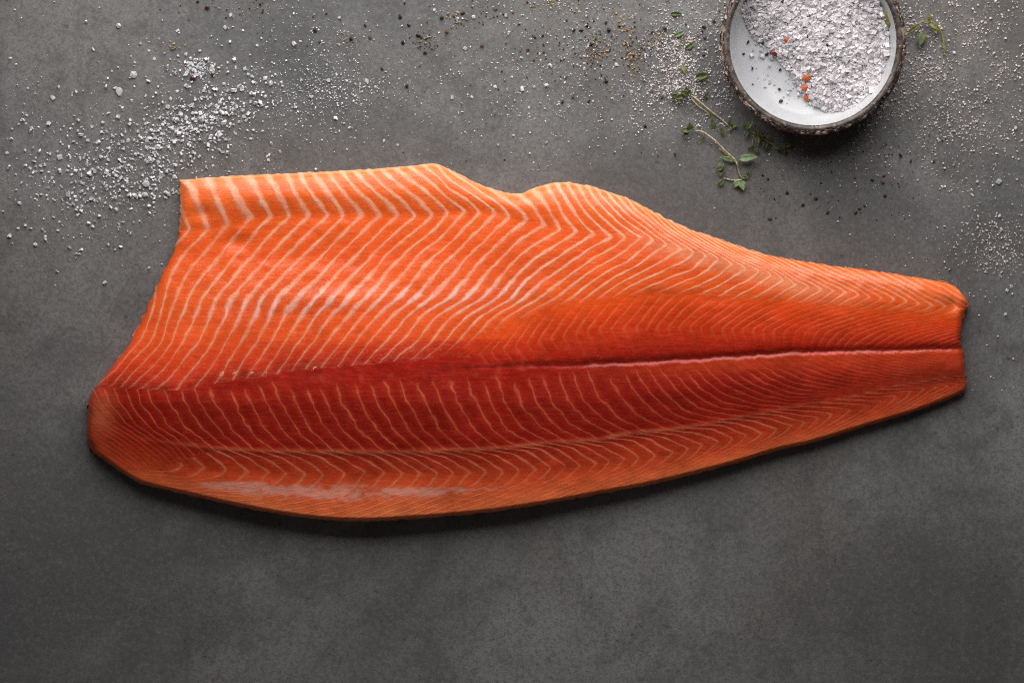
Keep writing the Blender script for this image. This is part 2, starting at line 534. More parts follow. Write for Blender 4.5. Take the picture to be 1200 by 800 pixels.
# zones
kU = sample(PU, qx, qy)
kM = sample(PM, qx, qy)
kC = sample(PC, qx, qy)
kE = sample(PE, qx, qy)
n1 = smooth_noise(qx, qy, 14, 21)
wob = 1.5 * n1
below_lat = qy > np.where(qx < 560, yLp(qx) + 6, yL(qx))
below_seam = qy > yS2(qx) + np.interp(qx, [130, 200, 235, 262], [52, 26, 8, 0])
inM = (~below_lat) & (qy > yS1(qx) + wob) & (qx > 505)
phase = np.where(below_seam, kE, np.where(below_lat, kC, np.where(inM, kM, kU)))

yt, y1, y2, y3, ylp, yl = yT(qx), yR1(qx), yR2(qx), yR3(qx), yLp(qx), yL(qx)
yc0, ys2, yk, yb, ys1 = yC0(qx), yS2(qx), yK(qx), yB(qx), yS1(qx)
rq = stack_rails(qy, [yt, y1, y2, y3, np.maximum(402, y3 + 28), np.maximum(ylp, y3 + 44)])
wR3 = np.interp(qx, [190, 260, 330, 600, 680, 760], [.13, .18, .24, .20, .15, .11])
wU = across(qy, rq, [0 * qx + .22, 0 * qx + .15, 0 * qx + .12, wR3, 0 * qx + .09, 0 * qx + .07])
wU = np.clip(wU, .06, .25)
sU = np.clip(across(qy, rq, [0 * qx + 1., 0 * qx + .95, 0 * qx + .85, 0 * qx + .95, 0 * qx + .62, 0 * qx + .5]), 0, 1)
sU *= np.interp(qx, [850, 1000, 1120], [1, .8, .45])
wM = 0 * qx + .13
sM = np.clip((1 - np.abs((qy - (ys1 + 20)) / 34.0) ** 2), 0, 1) * np.interp(qx, [520, 620, 1000, 1120], [.7, .5, .55, .45])
sM *= np.interp((qy - yM2(qx)) / 6.0, [-1, 1], [1, .45]) ** np.clip((1000 - qx) / 80, 0, 1)
sM = np.where(qy > yl - 8, sM * np.clip((yl - qy) / 8, 0, 1), sM)
wC = np.interp(qx, [150, 700, 1000], [.07, .08, .13])
sC = smoothstep(0, 12, qy - yc0 - np.where(qx < 230, -8, 1) - 7 * smooth_noise(qx, qy * 0, 15, 95)) * np.interp(qx, [120, 600, 800, 1000, 1120], [.75, .6, .48, .42, .4])
wE = np.interp((qy - ys2) / np.maximum(yk - ys2, 1), [0, .3, 1, 1.6, 3], [.16, .12, .10, .11, .14])
sE = np.interp((qy - ys2) / np.maximum(yk - ys2, 1), [0, 1, 1.3, 3], [.95, .70, .65, .85]) * np.interp(qx, [130, 260, 900, 1100], [.55, .85, .8, .55])
linew = np.where(below_seam, wE, np.where(below_lat, wC, np.where(inM, wM, wU)))
linek = np.where(below_seam, sE, np.where(below_lat, sC, np.where(inM, sM, sU)))
linek *= np.where((~below_lat) & (qx > 505), 1 - np.interp(qx, [505, 600, 760, 900], [1, .95, .7, .6]) * np.exp(-((qy - ys1) / np.interp(qx, [505, 640, 760], [12, 10, 4.5])) ** 2), 1)
linek *= 0.78 + 0.22 * smooth_noise(qx, qy, 17, 22) + 0.12 * smooth_noise(qx, qy, 6, 23)

# flesh colours (orange belly, dark red plus painted shade along the lateral line, paler fat towards the borders)
cA = np.array
cols = [cA((.96, .185, .030)), cA((.94, .125, .013)), cA((.90, .112, .012)), cA((.93, .128, .015)), cA((.88, .095, .011)), cA((.70, .046, .008)),
        cA((.42, .014, .006)), cA((.33, .0105, .005)), cA((.34, .011, .005)), cA((.44, .019, .007)), cA((.64, .058, .016)), cA((.88, .115, .032)), cA((.97, .22, .07))]
rc = stack_rails(qy, [yt, y1, y2, y3, np.maximum(396, y3 + 28), np.maximum(ylp - 14, y3 + 38), np.maximum(ylp + 4, y3 + 52), np.maximum(yc0 + 22, y3 + 60),
                      np.maximum(ys2 - 6, y3 + 66), np.maximum(ys2 + 6, y3 + 70), yk, yk + 13, np.maximum(yb, yk + 17)])
base = np.stack([np.clip(across(qy, rc, [0 * qx + c[i] for c in cols]), 0.005, .95) for i in range(3)], 1)


def mixto(base, col, f):
    f = np.clip(f, 0, 1)[:, None]
    return base * (1 - f) + np.array(col)[None] * f


# on the tail half the middle band is red-orange down to the groove
mzw = np.interp(qx, [520, 660, 780, 900], [34, 28, 16, 8])
mz = smoothstep(-mzw, mzw, qy - ys1 - wob) * (qy <= yl) * smoothstep(520, 640, qx)
mcol = np.stack([np.interp((qy - ys1) / np.maximum(yl - ys1, 1), [0, .45, .85, 1], c) for c in ((.82, .68, .42, .22), (.075, .044, .015, .007), (.009, .007, .005, .003))], 1)  # dark end is groove shade painted into the band
base = base * (1 - mz[:, None]) + mcol * mz[:, None]
lz = np.exp(-((qy - yl - 9) / 10) ** 2) * smoothstep(620, 800, qx) * (qy > yl)
base = mixto(base, (.62, .075, .018), lz * np.interp(qx, [620, 850, 1130], [.1, .5, .85]))
base = mixto(base, (.48, .036, .012), smoothstep(900, 1080, qx) * (qy > yl + 6) * 0.6)
# ridge fat with painted sheen, seam, lower membrane strip with painted highlight
base = mixto(base, (.95, .38, .20), 0.55 * np.exp(-((qy - y1 - 4) / 11) ** 2) * np.clip((qx - 720) / 70, 0, 1) * np.clip((1020 - qx) / 90, 0, 1))
base = mixto(base, (.62, .17, .08), (0.5 + 0.3 * n1) * np.exp(-((qy - ys2 + 1.5 * smooth_noise(qx, qy, 25, 41)) / 2.4) ** 2)
             * np.interp(qx, [150, 220, 300, 760, 960], [0, .6, 1, .9, .25]))
sheen_film = np.exp(-((qy - np.interp(qx, [210, 300, 400, 500, 620], [566, 573, 577, 577, 569])) / np.interp(qx, [210, 300, 420, 560], [5, 10, 10, 6])) ** 2)
sheen_film *= np.interp(qx, [205, 245, 300, 470, 560, 680], [0, .6, 1, 1, .5, 0])
sheen_film = smoothstep(.20, .85, sheen_film * (0.85 + .40 * smooth_noise(qx, qy * 2.2, 16, 42) + .32 * smooth_noise(qx, qy * 1.6, 5, 43)))
base = mixto(base, (.93, .50, .40), .70 * sheen_film * (.9 + .1 * np.cos(2 * np.pi * phase)))
linek = linek * (1 - .55 * np.clip(sheen_film, 0, 1))
# light caught by the lip under the groove, painted whitish
lip = np.exp(-((qy - yl - 1.8) / 0.8) ** 2) * np.clip((qx - 545) / 50, 0, 1) * (np.interp(qx, [600, 940, 1000], [.05, .25, .5]) + 1.3 * smooth_noise(qx, qy, 13, 44) + .5 * smooth_noise(qx, qy, 5, 45))
base = mixto(base, (.78, .36, .27), np.clip(lip, 0, 1) * np.interp(qx, [600, 900, 1120], [.26, .30, .32]))
base = mixto(base, (.26, .012, .008), 0.92 * np.exp(-((qy - yl + .6) / 2.2) ** 2) * np.clip((qx - 480) / 80, 0, 1))  # groove shadow painted into the flesh colour
# pinkish sinew film at the head-end corner
hz = np.exp(-((qx - 118) / 16) ** 2 - ((qy - 487) / 26) ** 2)
base = mixto(base, (.78, .17, .07), .8 * hz)
linek *= 1 - .5 * hz
# belly border edge painted paler where it faces the light
rim = np.exp(-(D / 2.6) ** 2) * (qy < y1) * (qx < 900)
base = mixto(base, (.92, .42, .20), .75 * rim)
base = mixto(base, (.60, .12, .02), .35 * np.exp(-(D / 5.0) ** 2) * (qx > 850) * (qy > yk - 10))
phase = phase + np.where(below_lat & ~below_seam, 0.09, 0.04) * smooth_noise(qx, qy, 7, 66)
blot = smooth_noise(qx, qy, 13, 91) + .7 * smooth_noise(qx, qy, 6, 92) + .5 * smooth_noise(qx, qy, 3, 93)
strip = np.exp(-((qy - (ylp + yc0) / 2 - 5) / 15) ** 2) * (qx < 700)
base *= (1 + (.06 + .09 * strip) * blot)[:, None]
base = mixto(base, (.80, .17, .07), .14 * strip * np.clip(smooth_noise(qx, qy, 9, 94) * 2 - .9, 0, 1))
base *= (1 + 0.07 * smooth_noise(qx, qy, 60, 51) + 0.06 * smooth_noise(qx, qy, 22, 52))[:, None]
base = np.clip(base, 0.004, .95)

lU = cA((.97, .47, .28))
lR = cA((.82, .17, .075))
lM = cA((.86, .23, .08))
lE = cA((.93, .31, .15))
lcol = np.where(below_seam[:, None], lE, np.where(below_lat[:, None], lR, np.where(inM[:, None], lM, lU)))
whit = np.exp(-((qy - np.interp(qx, [200, 300, 420, 560, 650], [366, 362, 352, 346, 330])) / 15) ** 2) * np.clip((qx - 200) / 80, 0, 1) * np.clip((680 - qx) / 80, 0, 1)  # highlight on the upper ridge, painted into the fat lines
lcol = lcol * (1 - .85 * whit[:, None]) + cA((.96, .70, .62)) * .85 * whit[:, None]
lcol = np.where((qy < y1)[:, None], lcol * .7 + cA((.97, .66, .50)) * .3, lcol)

# real relief of the fat lines and of the flakes between them
f_ = np.abs((phase + .5) % 1.0 - .5)
mask = 1 - smoothstep(linew * .5, linew * 1.3, f_)
z += mask * linek * np.where(below_lat, .22, .3) * np.clip(D / 6, 0, 1)
z -= np.cos(2 * np.pi * phase) * np.where(below_seam, .06, .08) * np.clip(D / 8, 0, 1)

zm = z * S
k = 1 - zm / CAM_H
vx, vy = (qx - 600) * S * k, (400 - qy) * S * k
top = np.stack([vx, vy, zm], 1)

# side wall and underside rim
rx, ry = qx[ring], qy[ring]
px_ = np.roll(rx, -1) - np.roll(rx, 1)
py_ = np.roll(ry, -1) - np.roll(ry, 1)
ln = np.hypot(px_, py_) + 1e-9
nx, ny = -py_ / ln, px_ / ln               # inward for this ring direction (checked below)
cxm, cym = 600, 420
if np.mean(nx * (cxm - rx) + ny * (cym - ry)) < 0:
    nx, ny = -nx, -ny
ringz = z[ring]
rows = []
for frac, inset in ((.72, -.5), (.42, -.3), (.20, .8)):
    zz = ringz * frac
    kz = 1 - ringz * S / CAM_H
    rows.append(np.stack([(rx + nx * inset - 600) * S * kz, (400 - ry - ny * inset) * S * kz, zz * S], 1))
nring = len(ring)
verts = np.vstack([top] + rows)
q = np.stack([idx[:-1, :-1], idx[1:, :-1], idx[1:, 1:], idx[:-1, 1:]], -1).reshape(-1, 4)
faces = [q]
prev = ring
for r in range(len(rows)):
    cur = NU * NV + r * nring + np.arange(nring)
    faces.append(np.stack([prev, np.roll(prev, -1), np.roll(cur, -1), cur], -1))
    prev = cur
faces = np.vstack(faces)

fil = empty('salmon_fillet', P(600, 420))
tag(fil, 'whole raw orange salmon fillet with pale fat lines lying across the grey surface', 'fish fillet')
verts_l = verts - np.array(fil.location)[None]
me = mesh_np('flesh', verts_l, faces)


def ext(a):
    return np.concatenate([a] + [a[ring]] * len(rows))


def put(name, a, typ):
    at = me.attributes.new(name, typ, 'POINT')
    if typ == 'FLOAT':
        at.data.foreach_set('value', ext(a).astype(np.float32))
    else:
        c = np.concatenate([ext(a), np.ones((len(verts), 1))], 1).astype(np.float32)
        at.data.foreach_set('color', c.ravel())


put('fat_phase', phase, 'FLOAT')
put('fat_width', linew, 'FLOAT')
put('fat_amount', np.clip(linek, 0, 1), 'FLOAT')
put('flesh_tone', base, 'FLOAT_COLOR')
put('fat_tone', lcol, 'FLOAT_COLOR')


def flesh_mat():
    m, nt, b = nodes_of('salmon_flesh')
    at = lambda n: N(nt, 'ShaderNodeAttribute', attribute_name=n)
    ph, w, am = at('fat_phase').outputs['Fac'], at('fat_width').outputs['Fac'], at('fat_amount').outputs['Fac']
    c0, c1 = at('flesh_tone').outputs['Color'], at('fat_tone').outputs['Color']
    wob = NOISE(nt, 260.0, 4.0, 0.65)
    wob2 = NOISE(nt, 70.0, 2.0)
    ph = M1(nt, 'ADD', ph, M1(nt, 'MULTIPLY', M1(nt, 'SUBTRACT', wob, 0.5), 0.10))
    ph = M1(nt, 'ADD', ph, M1(nt, 'MULTIPLY', M1(nt, 'SUBTRACT', wob2, 0.5), 0.18))
    f = M1(nt, 'ABSOLUTE', M1(nt, 'SUBTRACT', M1(nt, 'FRACT', M1(nt, 'ADD', ph, 0.5)), 0.5))
    wv = M1(nt, 'MULTIPLY', w, RAMP(nt, NOISE(nt, 120.0, 3.0), 0.3, 0.7, 0.55, 1.4))
    mask = RAMP(nt, f, M1(nt, 'MULTIPLY', wv, 0.15), M1(nt, 'MULTIPLY', wv, 1.5), 1.0, 0.0)
    mask = M1(nt, 'MULTIPLY', mask, M1(nt, 'MULTIPLY', am, RAMP(nt, NOISE(nt, 150.0, 4.0, 0.7), 0.30, 0.55, 0.55, 1.0)))
    fibre = NOISE(nt, 420.0, 3.0, 0.65, stretch=(0.16, 2.2, 1.0), dist=0.3)
    grain = NOISE(nt, 190.0, 4.0, 0.7, stretch=(0.35, 3.4, 1.0))
    fleck = NOISE(nt, 900.0, 3.0, 0.6, stretch=(0.6, 1.6, 1.0))
    halo = RAMP(nt, f, 0.0, 0.42, 0.0, 1.0)
    flesh = MIX(nt, M1(nt, 'MULTIPLY', RAMP(nt, grain, 0.40, 0.68), 0.32), c0, MIX(nt, 1.0, c0, (0.78, 0.58, 0.50), 'MULTIPLY'))
    flesh = MIX(nt, M1(nt, 'MULTIPLY', RAMP(nt, fleck, 0.52, 0.74), 0.16), flesh, c1)
    flesh = MIX(nt, M1(nt, 'MULTIPLY', M1(nt, 'SUBTRACT', 1.0, halo), M1(nt, 'MULTIPLY', am, 0.16)), flesh, c1)
    flesh = MIX(nt, M1(nt, 'MULTIPLY', RAMP(nt, fibre, 0.42, 0.64), 0.16), flesh, MIX(nt, 1.0, flesh, (0.80, 0.62, 0.55), 'MULTIPLY'))
    flesh = MIX(nt, M1(nt, 'MULTIPLY', RAMP(nt, fibre, 0.50, 0.34), 0.07), flesh, c1)
    fat = MIX(nt, M1(nt, 'MULTIPLY', RAMP(nt, fleck, 0.4, 0.75), 0.35), c1, c0)
    L(nt, MIX(nt, mask, flesh, fat), b.inputs['Base Color'])
    L(nt, RAMP(nt, NOISE(nt, 45.0, 4.0), 0.3, 0.7, 0.34, 0.50), b.inputs['Roughness'])
    b.inputs['Specular IOR Level'].default_value = 0.10
    b.inputs['Subsurface Weight'].default_value = 0.30
    b.inputs['Subsurface Radius'].default_value = (1.0, 0.30, 0.12)
    b.inputs['Subsurface Scale'].default_value = 0.003
    b.inputs['Coat Weight'].default_value = 0.42
    b.inputs['Coat Roughness'].default_value = 0.13
    h = M1(nt, 'ADD', M1(nt, 'MULTIPLY', mask, 0.35), M1(nt, 'MULTIPLY', grain, 0.28))
    h = M1(nt, 'ADD', h, M1(nt, 'MULTIPLY', fleck, 0.18))
    h = M1(nt, 'ADD', h, M1(nt, 'MULTIPLY', NOISE(nt, 330.0, 3.0), 0.45))
    h = M1(nt, 'ADD', h, M1(nt, 'MULTIPLY', fibre, 0.05))
    L(nt, BUMP(nt, h, 0.55, 0.0008), b.inputs['Normal'])
    L(nt, BUMP(nt, h, 0.35, 0.0009), b.inputs['Coat Normal'])
    return m


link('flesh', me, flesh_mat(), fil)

# skin: a closed thin sheet under the flesh that shows as a dark line at its foot
kz = 1 - ringz * S / CAM_H
loops = []
for zz, inset in ((ringz * .20, 1.6), (ringz * .10, 2.4), (ringz * 0 + .25, 4.0), (ringz * 0 + .25, 12.0)):
    loops.append(np.stack([(rx + nx * inset - 600) * S * kz, (400 - ry - ny * inset) * S * kz, zz * S], 1))
loops[-1] = np.array([0.0, -0.01, 0.0002])[None] + (loops[-2] - np.array([0.0, -0.01, 0.0002])[None]) * .9
sv = np.vstack(loops + [np.array([[0, -0.01, 0.0002]])]) - np.array(fil.location)[None]
sf = []
ar = np.arange(nring)
for r in range(3):
    sf.append(np.stack([r * nring + ar, r * nring + np.roll(ar, -1), (r + 1) * nring + np.roll(ar, -1), (r + 1) * nring + ar], -1))
sm, nt, b = nodes_of('salmon_skin')
sn = NOISE(nt, 500.0, 3.0)
L(nt, MIX(nt, RAMP(nt, sn, .35, .65), (.10, .085, .05), (.30, .24, .17)), b.inputs['Base Color'])
b.inputs['Roughness'].default_value = .35
link('skin', mesh_np('skin', sv, np.vstack(sf)), sm, fil)


def ztop(px, py):
    i = np.argmin((qx - px) ** 2 + (qy - py) ** 2)
    return z[i] * S


# pin bone ends along the lateral line
bone_m = simple_mat('bone_fat', (.86, .30, .15), .4, .15, 900, sss=.2)


def blob_mesh(name, seed, sub=1, jag=.25, flat=.6):
    bm = bmesh.new()
    bmesh.ops.create_icosphere(bm, subdivisions=sub, radius=1)
    r = random.Random(seed)
    for vv in bm.verts:
        vv.co *= 1 + r.uniform(-jag, jag)
        vv.co.z *= flat
    m = bpy.data.meshes.new(name)
    bm.to_mesh(m)
    bm.free()
    return m


bone_mesh = [blob_mesh('pin_bone', i, 2, .14, .45) for i in range(3)]
for mm in bone_mesh:
    mm.materials.append(bone_m)
    for p in mm.polygons:
        p.use_smooth = True
for i, (bx, by) in enumerate([(258, 441), (277, 439), (294, 439), (313, 437), (331, 436), (349, 433), (368, 431.5), (386, 430), (405, 430), (424, 429), (443, 428.5),
                              (462, 427.5), (481, 428), (501, 427)]):
    o = link('pin_bone', bone_mesh[i % 3], None, fil)
    bx, by = bx + random.uniform(-3, 3), by + random.uniform(-2, 1.5)
    zz = ztop(bx, by)
    o.location = P(bx, by, zz - .00025) - fil.location
    sc = (3.2 if i < 8 else 2.2) * S * random.uniform(.6, 1.2)
    o.scale = (sc * random.uniform(1.2, 2.0), sc * random.uniform(.6, .9), sc * .28)
    o.rotation_euler = (0, 0, random.uniform(.2, 1.2))

# ------------------------------------------------------------------ the bowl
BH = 52 * S
bc = P(953, 49, BH)
bowl = empty('salt_bowl', (bc.x, bc.y, 0))
tag(bowl, 'small round bowl with white glazed inside and rough brown rim', 'bowl')
RB = 109 * S * (1 - BH / CAM_H)


def lathe(name, prof, seg=160, rj=0.0, zj=0.0, seed=0, closed_bottom=True):
    r = np.random.default_rng(seed)
    th = np.linspace(0, 2 * np.pi, seg, endpoint=False)
    ph = r.uniform(0, 6.28, 12)
    am = r.uniform(.3, 1, 12) / np.arange(2, 14) ** .6
    wv = sum(am[i] * np.sin((i * 2 + 2) * th + ph[i]) for i in range(12)) / 2.5
    fn = r.normal(0, 1, (len(prof), seg))
    vs, fs = [], []
    for i, (rr, zz, a) in enumerate(prof):
        rad = rr + a * (rj * wv + rj * .5 * fn[i])
        hz_ = zz + a * (zj * np.roll(wv, 13) + zj * .4 * fn[i])
        vs.append(np.stack([rad * np.cos(th), rad * np.sin(th), hz_ + 0 * th], 1))
    k_ = np.arange(seg)
    for i in range(len(prof) - 1):
        fs.append(np.stack([i * seg + k_, i * seg + np.roll(k_, -1), (i + 1) * seg + np.roll(k_, -1), (i + 1) * seg + k_], -1))
    return mesh_np(name, np.vstack(vs), np.vstack(fs))


u_ = RB / 109.0
outer = [(0.5, 1, 0), (56, 1, 0), (60, 0.6, 0), (62, 2, 0), (74, 4, .1), (88, 9, .3), (98, 17, .6), (104, 28, .9), (107.5, 40, 1), (109, 49, 1),
         (108.5, 51, 1), (106.5, 52.5, .8), (104.5, 53, .6)]
rimp = [(104.5, 52.8, .6), (103, 53.5, .5), (100.8, 53.2, .4), (98.8, 51.8, .3), (97.8, 50, .2)]
inner = [(97.8, 50, .2), (97, 46, 0), (95.5, 39, 0), (92.5, 30, 0), (88.5, 22, 0), (83, 15.5, 0), (75, 11, 0), (62, 8.5, 0), (40, 7.5, 0), (20, 7.2, 0), (0.3, 7, 0)]
sc_ = lambda pr: [(a * u_, b_ * S, c) for a, b_, c in pr]

om, nt, b = nodes_of('rough_stoneware')
tcg = nt.nodes.new('ShaderNodeTexCoord')
sep = nt.nodes.new('ShaderNodeSeparateXYZ')
L(nt, tcg.outputs['Object'], sep.inputs[0])
ang = M1(nt, 'MULTIPLY', M1(nt, 'ARCTAN2', sep.outputs[1], sep.outputs[0]), 0.024)
rad = M1(nt, 'SQRT', M1(nt, 'ADD', M1(nt, 'MULTIPLY', sep.outputs[0], sep.outputs[0]), M1(nt, 'MULTIPLY', sep.outputs[1], sep.outputs[1])))
cmb = nt.nodes.new('ShaderNodeCombineXYZ')
for k_, s_ in enumerate((ang, rad, sep.outputs[2])):
    L(nt, s_, cmb.inputs[k_])
n_a = NOISE(nt, 230.0, 4.0, .65, dist=.8, co=cmb.outputs[0])
n_b = NOISE(nt, 620.0, 3.0, .6, dist=.4, co=cmb.outputs[0])
n_c = NOISE(nt, 60.0, 3.0, .5)
c = MIX(nt, RAMP(nt, n_c, .35, .65), (.016, .010, .008), (.075, .030, .018))
c = MIX(nt, M1(nt, 'MULTIPLY', RAMP(nt, n_a, .53, .60), .85), c, (.36, .25, .19))
c = MIX(nt, M1(nt, 'MULTIPLY', RAMP(nt, n_b, .56, .62), .85), c, (.66, .56, .48))
L(nt, c, b.inputs['Base Color'])
b.inputs['Roughness'].default_value = .55
L(nt, BUMP(nt, M1(nt, 'ADD', n_a, n_b), .8, .002), b.inputs['Normal'])
rm_, nt, b = nodes_of('dark_rim_glaze')
n_a = NOISE(nt, 140.0, 4.0, .6)
c = MIX(nt, RAMP(nt, n_a, .35, .7), (.035, .027, .023), (.13, .10, .085))
c = MIX(nt, M1(nt, 'MULTIPLY', RAMP(nt, NOISE(nt, 420.0, 2.0), .62, .7), .6), c, (.45, .38, .33))
L(nt, c, b.inputs['Base Color'])
b.inputs['Roughness'].default_value = .42
L(nt, BUMP(nt, n_a, .5, .001), b.inputs['Normal'])
im, nt, b = nodes_of('white_glaze')
c = MIX(nt, RAMP(nt, NOISE(nt, 30.0, 3.0), .35, .7), (.49, .495, .515), (.57, .57, .58))
c = MIX(nt, M1(nt, 'MULTIPLY', RAMP(nt, NOISE(nt, 700.0, 2.0), .66, .72), .4), c, (.40, .38, .37))
L(nt, c, b.inputs['Base Color'])
b.inputs['Roughness'].default_value = .22
link('outer_wall', lathe('outer_wall', sc_(outer), 220, 1.0 * S, .9 * S, 3), om, bowl)
link('rim', lathe('rim', sc_(rimp), 220, 1.0 * S, .9 * S, 3), rm_, bowl)
link('inner_glaze', lathe('inner_glaze', sc_(inner), 220, 0, 0, 3), im, bowl)
in_r = [p_[0] * u_ for p_ in inner][::-1]
in_z = [p_[1] * S for p_ in inner][::-1]


def bowl_floor(r):
    return np.interp(r, in_r, in_z)


# ------------------------------------------------------------------ crystals as joined geometry
def crystal_templates(n, kind, seed):
    r = np.random.default_rng(seed)
    out_ = []
    for i in range(n):
        if kind == 'cube':
            v_ = np.array([(a, b__, c__) for a in (-1, 1) for b__ in (-1, 1) for c__ in (-1, 1)], float) * .75
            v_ += r.uniform(-.28, .28, v_.shape)
            f_q = np.array([(0, 1, 3), (0, 3, 2), (4, 6, 7), (4, 7, 5), (0, 4, 5), (0, 5, 1), (2, 3, 7), (2, 7, 6), (0, 2, 6), (0, 6, 4), (1, 5, 7), (1, 7, 3)])
        else:
            v_ = np.array([(1, 0, 0), (0, 1, 0), (-1, 0, 0), (0, -1, 0), (0, 0, 1), (0, 0, -1)], float)
            v_ *= r.uniform(.65, 1.15, (6, 1))
            v_ += r.uniform(-.22, .22, v_.shape)
            f_q = np.array([(0, 1, 4), (1, 2, 4), (2, 3, 4), (3, 0, 4), (1, 0, 5), (2, 1, 5), (3, 2, 5), (0, 3, 5)])
        out_.append((v_, f_q))
    return out_


TEMPL = {'cube': crystal_templates(8, 'cube', 1), 'octa': crystal_templates(8, 'octa', 2)}


def rand_rot(n, r):
    q_ = r.normal(size=(n, 4))
    q_ /= np.linalg.norm(q_, axis=1)[:, None]
    w_, x_, y_, z_ = q_.T
    return np.stack([1 - 2 * (y_ * y_ + z_ * z_), 2 * (x_ * y_ - z_ * w_), 2 * (x_ * z_ + y_ * w_),
                     2 * (x_ * y_ + z_ * w_), 1 - 2 * (x_ * x_ + z_ * z_), 2 * (y_ * z_ - x_ * w_),
                     2 * (x_ * z_ - y_ * w_), 2 * (y_ * z_ + x_ * w_), 1 - 2 * (x_ * x_ + y_ * y_)], 1).reshape(n, 3, 3)


def crystals(pos, size, kind, r, flat=1.0, sink=.55):
    """pos (n,3) is the point each grain rests on; size its half width, metres"""
    vs, fs, off = [], [], 0
    n = len(pos)
    which = r.integers(0, 8, n)
    for ti, (tv, tf) in enumerate(TEMPL[kind]):
        s_ = np.where(which == ti)[0]
        if len(s_) == 0:
            continue
        R = rand_rot(len(s_), r)
        asp = r.uniform(.4, 1.45, (len(s_), 1, 3))
        v_ = (tv[None] * asp) @ R.transpose(0, 2, 1)
        v_[..., 2] *= flat
        v_ *= size[s_][:, None, None]
        lift = -v_[..., 2].min(1) * sink
        v_ += pos[s_][:, None, :]
        v_[..., 2] += lift[:, None]
        vs.append(v_.reshape(-1, 3))
        nf = tf[None] + (np.arange(len(s_)) * len(tv))[:, None, None] + off
        fs.append(nf.reshape(-1, 3))
        off += len(s_) * len(tv)
    return np.vstack(vs), np.vstack(fs)


def salt_mat(name, col, trans):
    m, nt, b = nodes_of(name)
    n = NOISE(nt, 650.0, 3.0)
    L(nt, MIX(nt, RAMP(nt, n, .3, .7), tuple(c * .82 for c in col), col), b.inputs['Base Color'])
    b.inputs['Roughness'].default_value = .28
    b.inputs['IOR'].default_value = 1.5
    b.inputs['Transmission Weight'].default_value = trans
    return m


salt_w = salt_mat('white_salt', (.90, .89, .91), .25)
salt_h = simple_mat('heaped_salt', (.90, .865, .88), .3, .07, 260, .0, .35)
salt_h.node_tree.nodes['Principled BSDF'].inputs['Subsurface Scale'].default_value = .0016


def vary_islands(m, lo, hi):
    """every crystal of a joined heap gets its own paleness"""
    nt = m.node_tree
    b = nt.nodes['Principled BSDF']
    old = b.inputs['Base Color'].links[0].from_socket
    g_ = nt.nodes.new('ShaderNodeNewGeometry')
    f_i = RAMP(nt, g_.outputs['Random Per Island'], 0.0, 1.0)
    L(nt, MIX(nt, 1.0, old, MIX(nt, f_i, lo, hi), 'MULTIPLY'), b.inputs['Base Color'])
    L(nt, RAMP(nt, g_.outputs['Random Per Island'], 0.72, 1.0, 0.02, 0.50), b.inputs['Transmission Weight'])


salt_h.node_tree.nodes['Principled BSDF'].inputs['IOR'].default_value = 1.5
vary_islands(salt_h, (0.80, 0.775, 0.80), (1.0, 1.0, 1.0))
vary_islands(salt_w, (0.82, 0.80, 0.82), (1.0, 1.0, 1.0))
salt_p = salt_mat('pale_pink_salt', (.84, .75, .73), .15)
salt_c = salt_mat('clear_salt', (.93, .93, .95), .45)

in_fillet_poly = out_poly


def inside(px, py, poly):
    c = np.zeros(px.shape, bool)
    xa, ya = poly[:, 0], poly[:, 1]
    xb, yb_ = np.roll(xa, -1), np.roll(ya, -1)
    for i in range(len(poly)):
        cond = (ya[i] > py) != (yb_[i] > py)
        if cond.any():
            xi = (xb[i] - xa[i]) * (py - ya[i]) / (yb_[i] - ya[i] + 1e-12) + xa[i]
            c ^= cond & (px < xi)
    return c


POLY_S = out_poly[::4]


def free(px, py, clear=2.0):
    ok = ~inside(px, py, POLY_S)
    d = np.full(px.shape, 1e9)
    for s in range(0, len(px), 4000):
        d[s:s + 4000] = np.sqrt(((px[s:s + 4000, None] - POLY_S[None, :, 0]) ** 2 + (py[s:s + 4000, None] - POLY_S[None, :, 1]) ** 2).min(1))
    ok &= d > clear
    bx_, by_ = 600 + bc.x / S, 400 - bc.y / S
    ok &= np.hypot(px - bx_, py - by_) > 62
    ok &= (px > -25) & (px < 1225) & (py > -25) & (py < 825)
    return ok


def gauss(n, cx_, cy_, sx, sy, rot=0):
    a = math.radians(rot)
    g = rng.normal(size=(n, 2)) * (sx, sy)
    return np.stack([cx_ + g[:, 0] * math.cos(a) - g[:, 1] * math.sin(a), cy_ + g[:, 0] * math.sin(a) + g[:, 1] * math.cos(a)], 1)


def uni(n, x0, y0, x1, y1):
    return rng.uniform((x0, y0), (x1, y1), (n, 2))


def field(n, x0, y0, x1, y1, dens):
    """rejection sample n points by a density function and clumpy noise"""
    out_ = []
    tot = 0
    while tot < n:
        p = uni(n * 3, x0, y0, x1, y1)
        d = dens(p[:, 0], p[:, 1]) * (0.55 + 0.6 * smooth_noise(p[:, 0], p[:, 1], 26, 61) + .35 * smooth_noise(p[:, 0], p[:, 1], 9, 62))
        p = p[rng.uniform(0, 1, len(p)) < d]
        out_.append(p)
        tot += len(p)
    return np.vstack(out_)[:n]


def stuff(name, pts, smin, smax, power, mat, label, cat, kind='cube', flat=.75):
    ok = free(pts[:, 0], pts[:, 1])
    pts = pts[ok]
    n = len(pts)
    size = .62 * (smin + (smax - smin) * rng.uniform(0, 1, n) ** power) * S
    pos = np.stack([(pts[:, 0] - 600) * S, (400 - pts[:, 1]) * S, np.zeros(n)], 1)
    v_, f_q = crystals(pos, size, kind, rng, flat, .9)
    o = link(name, mesh_np(name, v_, f_q, False), mat)
    tag(o, label, cat, kind='stuff')
    return o


